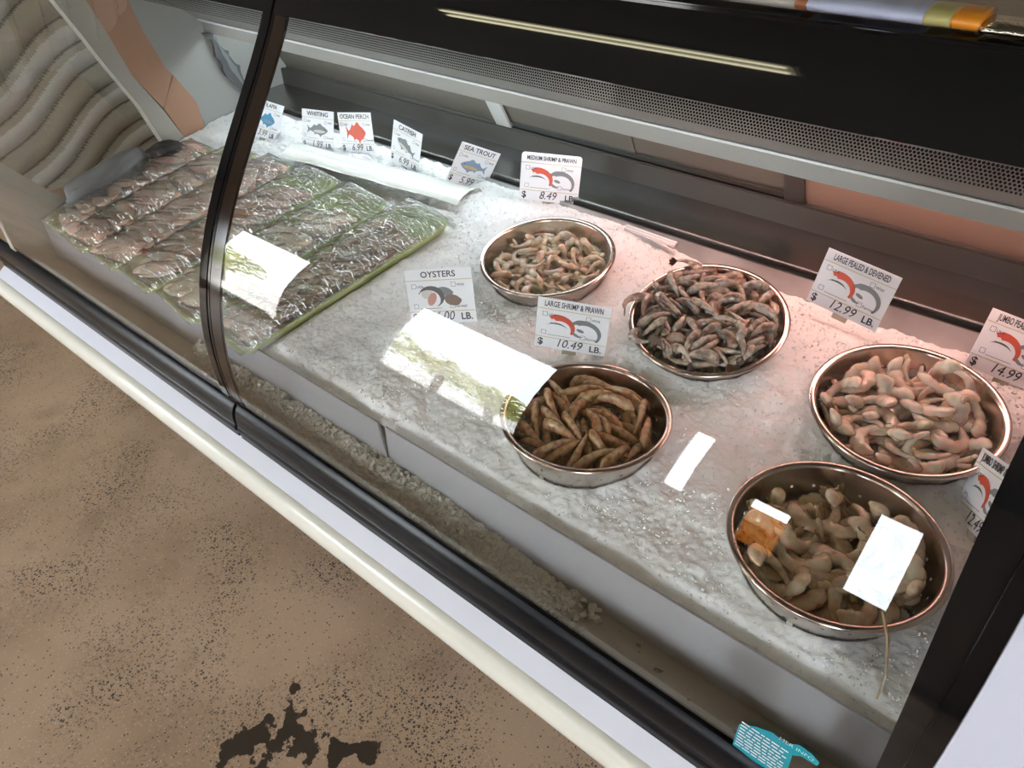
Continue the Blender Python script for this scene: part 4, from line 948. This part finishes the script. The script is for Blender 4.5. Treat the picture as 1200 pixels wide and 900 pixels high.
[0,0.0146,0.0995,-0.0371,-0.95,0.76,0.35],
[1,0.048,0.0368,-0.0348,3.11,-0.68,0.21],
[2,-0.0672,-0.0009,-0.0416,0.27,0.31,0.61],
[0,0.0632,-0.0666,-0.0341,0.24,0.37,0.24],
[1,0.1013,-0.0237,-0.044,-1.1,0.74,1.88],
[2,0.0215,0.0272,-0.0339,-2.85,0.08,-0.16],
[0,0.0018,0.0602,-0.0375,0.15,-0.23,-0.57],
[1,-0.0298,-0.0409,-0.0361,0.16,2.89,1.52],
[2,-0.0558,-0.0779,-0.0292,0.65,2.83,-1.01],
[0,-0.0423,-0.0025,-0.0346,-0.28,0.4,-0.93]]}
LIFT={'c1':.004,'c2':.017,'c3':.010,'c4':.006,'c5':.010}
GROW={'c1':1.3,'c2':1.25,'c3':1.25,'c4':1.25,'c5':1.25}
ICEFILL={'c1':-.050,'c2':-.034,'c3':-.060,'c4':-.048,'c5':-.062}
def wall_r(z):
    for (r0,a),(r1,b_) in zip(PROF[1:],PROF[2:]):
        if a<=z<=b_: return r0+(r1-r0)*(z-a)/(b_-a)
    return 0 if z<-.08 else .1245
def spot(x,y,z,k):
    lay='on top' if z>sorted(q[3] for q in POSES[k])[len(POSES[k])//2] else 'underneath'
    if math.hypot(x,y)<.045: return lay+' in the middle'
    return lay+' by the '+('right' if x>abs(y) else 'left' if -x>abs(y) else 'far' if y>0 else 'near')+' rim'
for k in ('c1','c2','c3','c4','c5'):
    B=bmat(k); c_,(tx,ty)=BOWL[k]
    e=empty('colander',B.translation,(math.radians(tx),math.radians(ty),0),label=CLAB[k],cat='colander',group='steel colanders on the ice')
    new('bowl',CB,None,e); new('rolled_rim',rim_me,None,e,label='rolled steel rim with reflected pink light in its colour'); new('foot_ring',base_me,None,e)
    R_,ang,r_,tail,shell,nm,lab,grp=KIND[k]; ms=[]
    for v in range(3):
        Vb,Fb,fan,legs=shrimp_geo(R_,ang,r_,tail,v+1,shell)
        b=mesh(nm,Vb,Fb,True); b.materials.append(M['s_'+k]); fm=lm=None
        if tail: fm=mesh('tail_fan',*fan); fm.materials.append(M['tail'] if k!='c2' else M['taildark'])
        if shell: lm=mesh('legs',*legs); lm.materials.append(M['s_'+k])
        ms.append((b,fm,lm))
    for v,x,y,z,a,b_,c2 in POSES[k]:
        x*=.92; y*=.92; z+=LIFT[k]
        def local(): return Matrix.Translation((x,y,z))@Euler((a,b_,c2)).to_matrix().to_4x4()@Matrix.Scale(GROW[k],4)
        def outside(me,T):
            w=0
            for q in list(me.vertices)[::2]:
                p=T@q.co; rr=math.hypot(p.x,p.y)
                if p.z<-.002: w=max(w,rr-(wall_r(p.z)-.002))
            return w
        for it in range(6):
            w=outside(ms[v][0],local())
            if w<=0: break
            h_=math.hypot(x,y)+1e-6; g=min(h_,w); x-=x/h_*g; y-=y/h_*g; z+=w*.5
        T_=B@local()
        o=new(nm,ms[v][0],None,None,lab+', '+spot(x,y,z,k),'shrimp',grp); o.matrix_world=T_
        if ms[v][1] and outside(ms[v][1],local())<=.001: new('tail_fan',ms[v][1],None,o)
        if ms[v][2]: new('legs',ms[v][2],None,o,kind='stuff')
    if k=='c2':
        for v,(x,y,z,a,b_,c2),lb in ((0,(-.116,-.036,.010,.15,-.2,2.5),'greyish shrimp lying over the left rim of the heaped colander'),(1,(-.086,.086,.013,-.2,.2,1.2),'greyish shrimp with its tail over the far left rim of the heaped colander'),(2,(-.070,-.100,.010,.3,.1,-2.2),'greyish shrimp hanging over the near rim of the heaped colander')):
            o=new(nm,ms[v][0],None,None,lb,'shrimp',grp); o.matrix_world=B@Matrix.Translation((x,y,z))@Euler((a,b_,c2)).to_matrix().to_4x4()@Matrix.Scale(1.2,4)
            new('tail_fan',ms[v][1],None,o); new('legs',ms[v][2],None,o,kind='stuff')
    # ice under and among the shrimp
    fz=ICEFILL[k]; r0=[PROF[i][0]+(PROF[i+1][0]-PROF[i][0])*(fz-PROF[i][1])/(PROF[i+1][1]-PROF[i][1]) for i in range(1,len(PROF)-1) if PROF[i][1]<=fz<=PROF[i+1][1]][0]-.003
    def fn(rnd,B=B,r0=r0,fz=fz):
        a=rnd.uniform(0,6.28); q=r0*math.sqrt(rnd.random()); p=B@Vector((q*math.cos(a),q*math.sin(a),fz+rnd.uniform(-.004,.002))); return tuple(p)
    chips(420,fn,.010,.018,len(nm),'ice_lumps',M['icewet'],label='ice lumps under the shrimp in the '+{'c1':'back left','c2':'heaped middle','c3':'front left','c4':'back right','c5':'front right'}[k]+' colander',cat='ice')
# long prawn feeler over the rim of the front right colander
fe=[Vector(W(.005,.655,-.735)),Vector(W(.02,.61,-.72)),Vector(W(.033,.585,-.745)),Vector(W(.036,.574,-.775))]
V=[];F=[]
for i,p in enumerate(fe):
    r=.0022-.0004*i
    for q in range(6): V.append(p+Vector((r*math.cos(q*1.047),0,r*math.sin(q*1.047)))+Vector((0,r*.4*math.sin(q*1.047),0)))
for i in range(3):
    for q in range(6): F.append((i*6+q,i*6+(q+1)%6,i*6+6+(q+1)%6,i*6+6+q))
new('prawn_feeler',mesh('f',V,F,True),M['s_c5'],label='long pale prawn feeler hanging over the front right colander rim',cat='shrimp')
# ------------------------------------------------------------------ trays of fillets
def fillet_mesh(L,Wd,T,seed):
    rnd=random.Random(seed); V=[];F=[];n=10;m=10
    b1,b2=rnd.uniform(-.25,.25),rnd.uniform(-.4,.4)
    for i in range(n+1):
        s=i/n; w=Wd/2*(math.sin(math.pi*min(.97,max(.03,s)))**.45)*(1-.35*s)*(1+.12*math.sin(9*s+seed)); t=T/2*(.35+.65*math.sin(math.pi*s)**.7)*(1-.3*s)
        x=(s-.5)*L; yo=L*b1*(s-.5)**2*1.6; zo=L*.22*b2*(s-.5)**2+.0015*math.sin(8*s+seed)
        for j in range(m):
            a=2*math.pi*j/m; V.append((x+.003*math.cos(a)*0,yo+w*math.cos(a),zo+t*(math.sin(a) if math.sin(a)>0 else math.sin(a)*.5)*(1+.25*math.sin(3*a+seed))))
    for i in range(n):
        for j in range(m): F.append((i*m+j,i*m+(j+1)%m,(i+1)*m+(j+1)%m,(i+1)*m+j))
    F.append(tuple(range(m-1,-1,-1))); F.append(tuple(n*m+j for j in range(m)))
    return mesh('fillet',V,F,True)
SPEC={'brown':dict(m='f_brown',L=.085,W=.030,T=.010,cols=3,rows=19,lab='thin brownish fillet in the rightmost tray',grp='thin fillets in the rightmost tray'),
 'white':dict(m='f_white',L=.125,W=.058,T=.016,cols=2,rows=8,lab='white fillet in the second tray from right',grp='white fillets in the second tray'),
 'orange':dict(m='f_pink',L=.13,W=.046,T=.015,cols=2,rows=9,lab='pale fillet in the tray behind the joint',grp='fillets in the tray behind the glass joint'),
 'pink':dict(m='f_pink',L=.15,W=.062,T=.014,cols=1,rows=16,lab='pink fillet in the tray left of joint',grp='fillets in the tray left of the joint'),
 'pinkdark':dict(m='f_pink',L=.15,W=.060,T=.013,cols=1,rows=16,lab='brownish fillet in the second tray from left',grp='fillets in the second tray from the left'),
 'pinkpale':dict(m='f_pink',L=.14,W=.058,T=.013,cols=1,rows=14,lab='pale fillet in the leftmost tray',grp='fillets in the leftmost tray')}
TLAB=['green foam tray of thin brownish fillets, rightmost of the wrapped trays','green foam tray of white fillets, second from the right','green foam tray of pink and orange fillets directly behind the glass joint','green foam tray of pink fillets left of the glass joint','green foam tray of brownish pink fillets, second from left end','green foam tray of pale fillets, leftmost against the end window']
SL=math.atan(.2)
ORD='first second third fourth fifth sixth seventh eighth ninth tenth eleventh twelfth thirteenth fourteenth fifteenth sixteenth seventeenth eighteenth last'.split()
for ti,t in enumerate(TR):
    xc,w,yaw,ya,yb,kd=t; ln=yb-ya; cy=(ya+yb)/2; a=math.radians(yaw)
    cx=xc+(cy-.8)*math.tan(a)
    root=empty('fillet_tray',W(cx,cy,-.777+.2*(cy-.72)-.004),(SL,0,-a),label=TLAB[ti],cat='tray',group='wrapped fillet trays')
    # dish: rounded rectangle rings
    def ring(hw,hl,z,rad=.03,n=6):
        P=[]
        for qx,qy,a0 in ((1,1,0),(-1,1,90),(-1,-1,180),(1,-1,270)):
            for q in range(n+1):
                th=math.radians(a0+90*q/n); P.append((qx*(hw-rad)+rad*math.cos(th),qy*(hl-rad)+rad*math.sin(th),z))
        return P
    hw,hl=w/2-.002,ln/2; rings=[ring(hw-.020,hl-.022,.000),ring(hw-.009,hl-.010,.018),ring(hw-.006,hl-.006,.0195),ring(hw,hl,.019),ring(hw,hl,.015),ring(hw-.012,hl-.013,-.004)]
    V=[p for r in rings for p in r]; n_=len(rings[0]); F=[tuple(range(n_))]
    for i in range(len(rings)-1):
        for j in range(n_): F.append((i*n_+(j+1)%n_,i*n_+j,(i+1)*n_+j,(i+1)*n_+(j+1)%n_))
    F.append(tuple(5*n_+n_-1-j for j in range(n_)))
    new('dish',mesh('d',V,F,True),M['tray'],root)
    S=SPEC[kd]; rnd=random.Random(ti+3); vs=[]
    for v in range(4): b=fillet_mesh(S['L'],S['W'],S['T'],v+ti*5); b.materials.append(M[S['m']]); vs.append(b)
    vo=None
    if kd=='orange': vo=fillet_mesh(.12,.04,.014,77); vo.materials.append(M['f_orange'])
    for lay in range(2):
      for r in range(S['rows']):
        for c_ in range(S['cols']):
            if lay==1 and rnd.random()<.25: continue
            span=ln-.06-(.07 if kd in('white','orange','brown') else 0); v=-ln/2+.03+span*(r+.5)/S['rows']+rnd.uniform(-.006,.006); uw=w-.035; u=-uw/2+uw*(c_+.5)/S['cols']+rnd.uniform(-.006,.006)
            if abs(v)<.0001: v=.001
            az=(math.radians(rnd.uniform(-30,30)) if S['cols']<3 else math.radians(rnd.uniform(10,80)))
            if kd in('white','orange'): az=math.radians(rnd.uniform(10,60)) 
            lim=w/2-.012; half=abs(math.cos(az))*S['L']/2; u=max(-lim+half,min(lim-half,u)) if half<lim else 0
            halfv=abs(math.sin(az))*S['L']/2; lv=ln/2-.015; v=max(-lv+halfv,min(lv-halfv,v))
            zz=.010+.011*lay+.0012*((r*7+c_*3)%4)+.006*(1-abs(u)/(w/2))*lay
            orange=(kd=='orange' and lay==1 and (r,c_) in ((4,0),(6,1),(5,0)))
            o=new('fish_fillet' if not orange else 'orange_fillet',vo if orange else vs[rnd.randrange(4)],None,None,(S['lab'] if not orange else 'orange fillet behind the glass joint')+', '+('upper' if lay else 'lower')+', '+ORD[r]+' row'+('' if S['cols']==1 else [' left',' right'][c_] if S['cols']==2 else [' left',' middle',' right'][c_]),'fish fillet',S['grp'] if not orange else 'orange fillets behind the glass joint')
            T_=Matrix.Translation(root.location)@Euler(root.rotation_euler).to_matrix().to_4x4()@Matrix.Translation((u,v,zz))@Euler((math.radians(rnd.uniform(2,8)),math.radians(rnd.uniform(-3,3)),az+ (math.pi if rnd.random()<.5 else 0))).to_matrix().to_4x4(); o.matrix_world=T_
    # cling film stretched over the tray
    nu,nv=46,130; V=[];F=[]
    for j in range(nv+1):
        for i in range(nu+1):
            uu=-1+2*i/nu; vv=-1+2*j/nv; ed=max(abs(uu),abs(vv)); hh=(1-abs(uu)**4)*(1-abs(vv)**6)
            px=uu*(hw+.003); py=vv*(hl+.003); z=.0205+.022*hh
            q=(px*math.cos(.5)+py*math.sin(.5)); p_=(-px*math.sin(.5)+py*math.cos(.5))
            z+=hh**.3*(.0065*abs(noise.noise((q*7,p_*40,ti*3.1)))+.002*noise.noise((q*20,p_*160,ti)))
            if ed>.985: z=.0205+.001*noise.noise((px*60,py*60,0))
            V.append((px,py,z))
    for j in range(nv):
        for i in range(nu):
            F.append((j*(nu+1)+i,j*(nu+1)+i+1,(j+1)*(nu+1)+i+1,(j+1)*(nu+1)+i))
    new('cling_film',mesh('f',V,F,True),M['film'],root,label='wrinkled clear cling film')
# white plastic strip behind the trays
V=[];F=[];n=14
P0=Vector(W(-1.66,1.085,-.684)); P1=Vector(W(-1.075,1.135,-.676)); ax=(P1-P0).normalized(); sd=Vector((-ax.y,ax.x,0)).normalized()
for i in range(31):
    p=P0.lerp(P1,i/30)
    for q in range(n+1):
        a=math.pi*q/n; s=1+.05*math.sin(i*.7); V.append(p+sd*(-.043*math.cos(a)*s)+Vector((0,0,.017*math.sin(a)-.004)))
for i in range(30):
    for q in range(n): F.append((i*(n+1)+q,i*(n+1)+q+1,(i+1)*(n+1)+q+1,(i+1)*(n+1)+q))
new('plastic_strip',mesh('p',V,F,True),M['plastic_strip'],label='long rounded white plastic strip on ice behind the trays',cat='plastic strip')
o=new('blank_tag_strip',box(-.060,.060,-.006,.008,-H-.001,-H+.002),mat('blank_strip',(.62,.60,.60),.3),label='narrow blank white plastic tag lying flat by the steel ledge',cat='tag'); o.location=W(-.648,1.207,-.676+.004); o.rotation_euler=(SL+.2,0,math.radians(-3))
for (yy,) in ((-.002,),(.004,)):
    q=new('ridge',box(-.060,.060,yy,yy+.0015,-H+.002,-H+.0035),M['white'],o)
# grey bag and dark lump at the far left
def blob_mesh(sx,sy,sz,seed,amp=.25):
    bm=bmesh.new(); bmesh.ops.create_icosphere(bm,subdivisions=4,radius=1)
    for v in bm.verts:
        n_=noise.noise((v.co.x*1.7+seed,v.co.y*1.7,v.co.z*1.7)); n2=abs(noise.noise((v.co.x*4+seed,v.co.y*4,v.co.z*4))); k_=1+amp*n_-amp*.5*n2
        v.co=Vector((v.co.x*sx*k_,v.co.y*sy*k_,v.co.z*sz*k_))
    me=bpy.data.meshes.new('b'); bm.to_mesh(me); bm.free(); me.shade_smooth(); return me
o=new('plastic_bag',blob_mesh(.045,.13,.04,3),M['greyfish'],label='crumpled grey plastic bag against the left end wall',cat='bag'); o.location=W(-2.02,.74,-.735); o.rotation_euler=(SL,0,.1)
o=new('rubber_glove',blob_mesh(.035,.05,.018,9),M['darkbag'],label='small dark rubber lump beside the grey bag at far left',cat='glove'); o.location=W(-1.99,.90,-.700)
# fish decoration on the end wall
def fish_poly(L,Hh):
    top=[(0,0),(.06,.12),(.16,.26),(.28,.36),(.36,.52),(.46,.50),(.50,.38),(.60,.34),(.66,.44),(.72,.30),(.80,.14),(.88,.10),(1.0,.36),(.96,0),(1.0,-.34),(.88,-.09),(.76,-.14),(.66,-.24),(.62,-.42),(.56,-.30),(.42,-.38),(.36,-.56),(.30,-.40),(.14,-.26),(.05,-.12)]
    return [((x-.5)*L,y*Hh) for x,y in top]
P=fish_poly(.20,.050); V=[(x,0,y) for x,y in P]+[(x,.012,y) for x,y in P]; n=len(P); F=[(i,(i+1)%n,n+(i+1)%n,n+i) for i in range(n)]+[tuple(range(n-1,-1,-1)),tuple(range(n,2*n))]
fd=new('hanging_fish',mesh('f',V,F),M['p_dark'],label='small dark fish figure hanging tail up near the grey end wall',cat='fish figure')
fd.matrix_world=Matrix.Translation(W(-2.055,1.185,-.545))@Matrix(((0,-1,0),(1,0,0),(0,0,1))).to_4x4()@Euler((0,math.radians(-112),0)).to_matrix().to_4x4()
V2=[(x*.8,-.004,y*.35-.004) for x,y in P]; new('pale_belly',mesh('b',V2,[tuple(range(n))]),M['p_grey'],fd)
# ------------------------------------------------------------------ price tags
def text(s,size,x,y,m,align='CENTER',shear=0,sx=1,bold=0):
    cu=bpy.data.curves.new('t','FONT'); cu.body=s; cu.size=size; cu.align_x=align; cu.align_y='CENTER'; cu.shear=shear; cu.offset=bold; cu.extrude=.0001; cu.resolution_u=3
    o=bpy.data.objects.new('t',cu); COL.objects.link(o); bpy.context.view_layer.update()
    me=bpy.data.meshes.new_from_object(o.evaluated_get(bpy.context.evaluated_depsgraph_get())); bpy.data.objects.remove(o)
    for v in me.vertices: v.co=Vector((v.co.x*sx+x,-.0012-v.co.z,v.co.y+y))
    me.materials.clear(); me.materials.append(m); return me
def flat(P,x,y,d=-.0010,s=1,flip=1): return mesh('p',[(x+px*s*flip,d,y+py*s) for px,py in P],[tuple(range(len(P)))])
def join(ms,name,m):
    V=[];F=[]
    for q in ms:
        b0=len(V); V+=[tuple(v.co) for v in q.vertices]; F+=[tuple(b0+i for i in p.vertices) for p in q.polygons]
    me=mesh(name,V,F); me.materials.append(m); return me
def rect(x0,x1,z0,z1,d=-.0011): return mesh('r',[(x0,d,z0),(x1,d,z0),(x1,d,z1),(x0,d,z1)],[(0,1,2,3)])
def boxes(L,t): # outlined check boxes
    out=[]
    for x,z,s in L: out+=[rect(x,x+s,z,z+t),rect(x,x+s,z+s-t,z+s),rect(x,x+t,z,z+s),rect(x+s-t,x+s,z,z+s)]
    return out
def ell(cx,cz,a,b_,rot=0,d=-.0011,n=16,amp=0):
    P=[]
    for q in range(n): th=2*math.pi*q/n; u=a*math.cos(th)*(1+amp*math.sin(5*th)); v=b_*math.sin(th); P.append((cx+u*math.cos(rot)-v*math.sin(rot),d,cz+u*math.sin(rot)+v*math.cos(rot)))
    return mesh('e',P,[tuple(range(n))])
def crescent(cx,cz,r,w,a0,a1,d=-.0012,n=14,taper=True):
    V=[];F=[]
    for i in range(n+1):
        s=i/n; a=a0+(a1-a0)*s; ww=w*(1-.75*s) if taper else w*math.sin(math.pi*min(.95,max(.1,s)))
        ww*=1 if s>.1 else .5
        for k_ in (r-ww*.7,r+ww*.3): V.append((cx+k_*math.cos(a)*1.25,d,cz+k_*math.sin(a)))
    for i in range(n): F.append((2*i,2*i+1,2*i+3,2*i+2))
    return mesh('c',V,F)
def tag(title,price,art,pos,eul,w,h,label,holder=True,tscale=1,rounded=False):
    root=empty('price_tag',W(*pos),tuple(math.radians(a) for a in eul),label=label,cat='price tag',group='seafood price tags')
    bm=bmesh.new(); bmesh.ops.create_cube(bm,size=1)
    for v in bm.verts: v.co=Vector((v.co.x*w,v.co.y*.0012,v.co.z*h))
    me=bpy.data.meshes.new('card'); bm.to_mesh(me); bm.free()
    if rounded:
        P=[]; rr=.007
        for qx,qz,a0 in ((1,1,0),(-1,1,90),(-1,-1,180),(1,-1,270)):
            for q in range(5): a=math.radians(a0+22.5*q); P.append((qx*(w/2-rr)+rr*math.cos(a),qz*(h/2-rr)+rr*math.sin(a)))
        k_=len(P); me=mesh('card',[(x,-.0006,z) for x,z in P]+[(x,.0012,z) for x,z in P],[tuple(range(k_-1,-1,-1)),tuple(range(k_,2*k_))]+[(i,(i+1)%k_,k_+(i+1)%k_,k_+i) for i in range(k_)])
    me.name='card'; stand=root; root=new('card',me,M['card'],root)
    new('title_lettering',text(title,h*.155*tscale,0,h*.395,M['ink'],sx=min(1.05,w*.88/(len(title)*h*.155*tscale*.62)),bold=.0002),None,root)
    new('rules',join([rect(-w/2,w/2,h*.288,h*.300),rect(-w/2,w/2,-h*.285,-h*.273)],'rules',M['rule']),None,root)
    bx=[(-w*.42,h*.15,h*.085),(w*.18,h*.165,h*.085),(-w*.42,-h*.22,h*.085),(w*.13,-h*.225,h*.085)]
    if art!='shrimp' and art!='oyster': bx=[(-w*.44,h*.17,h*.075),(w*.22,h*.17,h*.075),(-w*.44,-h*.2,h*.075),(w*.2,-h*.21,h*.075)]
    new('check_boxes',join(boxes(bx,.0006)+[rect(-w*.33,0,-h*.225,-h*.218)],'boxes',M['ink']),None,root)
    new('small_lettering',join([text('USA',h*.07,bx[0][0]+h*.1,bx[0][1]+h*.03,M['ink'],'LEFT'),text('Wild',h*.07,bx[1][0]+h*.1,bx[1][1]+h*.03,M['ink'],'LEFT'),text('Farmed',h*.07,bx[3][0]+h*.1,bx[3][1]+h*.03,M['ink'],'LEFT')],'small',M['ink']),None,root)
    new('price_lettering',join([text('$',h*.19,-w*.42,-h*.385,M['ink'],bold=.0004),text('LB.',h*.175,w*.36,-h*.39,M['ink'],bold=.0003)],'unit',M['ink']),None,root)
    new('handwritten_price',text(price,h*.235,-w*.02,-h*.375,M['pen'],shear=.25,sx=.9),None,root)
    if art=='shrimp':
        new('pictured_shrimp',join([crescent(-w*.20,-h*.06,h*.23,h*.15,math.radians(120),math.radians(-25))],'s',M['p_red']),None,root,label='red shrimp picture')
        new('pictured_feelers',join([crescent(-w*.22,-h*.17,h*.2,h*.03,math.radians(130),math.radians(40),taper=False),ell(-w*.28,h*.02,h*.03,h*.012)],'s',M['p_dark']),None,root)
        new('pictured_prawn',join([crescent(w*.16,-h*.10,h*.24,h*.12,math.radians(135),math.radians(-35)),crescent(w*.12,-h*.08,h*.1,h*.05,math.radians(170),math.radians(300),taper=False),ell(w*.12,-h*.05,h*.07,h*.03,-.3)],'s',M['p_grey']),None,root,label='grey prawn picture')
    elif art=='oyster':
        new('pictured_shell',join([crescent(-w*.15,-h*.02,h*.19,h*.09,math.radians(160),math.radians(-60),taper=False)],'s',M['p_dark']),None,root)
        new('pictured_oyster',ell(-w*.20,h*.06,w*.09,h*.10,.4),M['p_pale'],root); new('pictured_oyster',ell(-w*.13,-h*.05,w*.06,h*.13,-.5,d=-.0014),M['p_flesh'],root)
        new('pictured_shell',ell(w*.08,h*.08,w*.12,h*.08,-.3,amp=.06),M['p_grey'],root); new('pictured_shell',ell(w*.18,-h*.08,w*.13,h*.10,-.2,d=-.0014,amp=.08),M['p_brown'],root)
    else:
        c1,c2,flip,Ls,Hs,rot=art; P=fish_poly(w*.66*Ls,h*.40*Hs); P=[(x*math.cos(rot)-y*math.sin(rot),x*math.sin(rot)+y*math.cos(rot)) for x,y in P]
        new('pictured_fish',flat(P,0,h*.0,s=1,flip=flip),M['p_'+c1],root)
        new('pictured_belly',ell(-.06*w*flip,-h*.035,w*.19*Ls,h*.05*Hs,rot*flip,d=-.0015),M['p_'+c2],root)
        new('pictured_eye',ell(-.24*w*flip*Ls*math.cos(rot),h*.02-w*.24*Ls*math.sin(rot),h*.014,h*.014,d=-.0018,n=8),M['ink'],root)
    if holder: new('stake',mesh('s',[(-w*.1,.001,-h*.42),(w*.1,.001,-h*.42),(w*.1,.001,-h*.60),(-w*.1,.001,-h*.60),(-w*.1,.004,-h*.42),(w*.1,.004,-h*.42),(w*.1,.004,-h*.60),(-w*.1,.004,-h*.60)],[(0,1,2,3),(7,6,5,4),(0,4,5,1),(1,5,6,2),(2,6,7,3),(3,7,4,0)]),M['clip'],stand)
    return stand
w0,h0=.104,.098
tag('TILAPIA','3.99',('blue','slate',-1,1,1,0),(-1.828,1.129,-.650),(-33.8,2.3,3.9),w0,h0,'white tilapia price tag with a blue fish, half behind the glass joint')
tag('WHITING','1.99',('grey','pale',-1,1,.8,0),(-1.623,1.1455,-.640),(-17.6,-2.1,13.2),w0,h0,'white whiting price tag with a grey fish')
tag('OCEAN PERCH','6.99',('red','red',-1,.9,1.25,0),(-1.503,1.176,-.631),(-9.8,-6.6,14.3),w0,h0,'white ocean perch price tag with a red fish')
tag('CATFISH','6.99',('grey','pale',1,1,.75,-.35),(-1.325,1.181,-.630),(-9.4,7.4,-3.4),w0,h0,'white catfish price tag turned aside, with a slate fish')
tag('SEA TROUT','5.99',('slate','tan',1,1,.8,0),(-1.1157,1.1936,-.6350),(7.6,25.7,65.5),w0,h0,'tilted white sea trout price tag with a blue and tan fish')
tag('MEDIUM SHRIMP & PRAWN','8.49','shrimp',(-.909,1.215,-.618),(-6,3.6,32),.130,.104,'rounded white medium shrimp and prawn price tag by the steel ledge',rounded=True,tscale=.8)
tag('OYSTERS','16.00','oyster',(-.856,.810,-.702),(-16,-8.5,29),.130,.104,'white oysters price tag standing in front of the back left colander')
tag('LARGE SHRIMP & PRAWN','10.49','shrimp',(-.593,.863,-.691),(-1,3.6,26.7),.125,.100,'white large shrimp and prawn price tag behind the front left colander')
tag('LARGE PEALED & DEVIENED','12.99','shrimp',(-.24,1.169,-.630),(-9.3,4.6,-5.1),.125,.100,'white large peeled and deveined price tag tilted by the back right colander')
tag('JUMBO PEALED & DEVIENED','14.99','shrimp',(.011,1.185,-.655),(-35,14,18),.118,.096,'white jumbo peeled price tag cut off by the right edge of the photo')
tag('JUMBO SHRIMP & PRAWN','12.49','shrimp',(.052,.881,-.697),(-11.6,-24.9,-61.9),.125,.100,'steeply tilted white jumbo shrimp price tag beside the black glass edge')
# ------------------------------------------------------------------ sticker on the glass
def gl_y(z,d=.003):
    P=gl_off(d)
    for i in range(len(P)-1):
        if P[i][1]<=z<=P[i+1][1]: t=(z-P[i][1])/(P[i+1][1]-P[i][1]); return P[i][0]+t*(P[i+1][0]-P[i][0])
    return P[0][0]
SP=[(-.072,-.808),(-.055,-.792),(-.038,-.783),(-.022,-.786),(-.010,-.774),(.004,-.776),(.0135,-.782),(.0125,-.790),(-.004,-.791),(-.012,-.800),(-.010,-.835),(-.018,-.862),(-.045,-.868),(-.072,-.862)]
st=new('torn_sticker',mesh('s',[W(x,gl_y(z),z) for x,z in SP],[tuple(range(len(SP)))]),M['teal'],label='torn teal information sticker at the bottom of the glass',cat='sticker')
def stext(s,size,x,z,m):
    me=text(s,size,0,0,m,'LEFT'); 
    for v in me.vertices: xx=v.co.x+x; zz=v.co.z+z; v.co=Vector(W(xx,gl_y(zz,.0036),zz))
    return me
new('lettering',stext('MER INFO',.0085,-.030,-.7835,M['white']),None,st)
rnd=random.Random(2); ms=[]
for k in range(9):
    z=-.800-.0068*k; x=-.070
    while x<-.020:
        l=rnd.uniform(.004,.010); l=min(l,-.016-x); y_=gl_y(z,.0036); y2=gl_y(z+.0022,.0036); ms.append(mesh('l',[W(x,y_,z),W(x+l,y_,z),W(x+l,y2,z+.0022),W(x,y2,z+.0022)],[(0,1,2,3)])); x+=l+.0016
new('small_print',join(ms,'sp',M['white']),None,st)
# ------------------------------------------------------------------ packets on top of the case
pk=new('snack_packet',None,None,label='long white printed packet lying on the black case top',cat='packet'); pk.location=W(-.38,.824,-.160)
def bagseg(name,x0,x1,m,seed,lab=None,rr=.0095):
    V=[];F=[];n=12;ns=8
    for i in range(ns+1):
        x=x0+(x1-x0)*i/ns
        for q in range(n):
            a=2*math.pi*q/n; k_=1+.10*noise.noise((x*30,math.cos(a)*2,seed)); V.append((x,.032*math.cos(a)*k_,.002+rr*(1+math.sin(a))*k_*.95))
    for i in range(ns):
        for q in range(n): F.append((i*n+q,i*n+(q+1)%n,(i+1)*n+(q+1)%n,(i+1)*n+q))
    F+=[tuple(range(n-1,-1,-1)),tuple(ns*n+q for q in range(n))]
    return new(name,mesh('b',V,F,True),m,pk,label=lab)
M['pk_w']=mat('packet_white',(.30,.28,.26),.3); M['pk_l']=mat('packet_label',(.34,.37,.50),.3); M['pk_b']=mat('packet_brown',(.22,.08,.03),.3); M['pk_y']=mat('packet_yellow',(.34,.31,.12),.3); M['pk_o']=mat('packet_orange',(.60,.22,.02),.3); M['foil']=mat('silver_foil',(.6,.58,.52),.2,1); bump(M['foil'],60,.8,.004)
bagseg('wrapper',-.20,.085,M['pk_w'],1,'white wrapper'); bagseg('brown_stripe',.085,.097,M['pk_b'],1,'brown stripe'); bagseg('printed_label',.097,.205,M['pk_l'],1,'pale blue printed label')
bagseg('yellow_stripe',.205,.228,M['pk_y'],1,'yellow stripe'); bagseg('orange_stripe',.228,.252,M['pk_o'],1,'orange stripe'); bagseg('foil_end',.252,.36,M['foil'],5,'crinkled silver end',.006)
bagseg('wrapper',-.40,-.20,M['pk_b'],1,'brown wrapper end')
# dark counter beyond the right end
nc=empty('side_counter',W(.5,.9,-1.62),label='dark greenish counter beyond the white end panel',cat='counter'); ni=Matrix.Translation(nc.location).inverted()
M['dkc']=mat('dark_counter',(.018,.020,.014),.3)
for nm,b in (('worktop',box(.20,.9,.5,1.4,-1.05,-1.01,.004)),('body',box(.22,.88,.54,1.38,-1.62,-1.05))): o=new(nm,b,M['dkc'],nc); o.matrix_parent_inverse=ni
print('objects',len(bpy.data.objects),'tris',sum(len(o.data.loop_triangles) or sum(len(p.vertices)-2 for p in o.data.polygons) for o in bpy.data.objects if o.type=='MESH'))
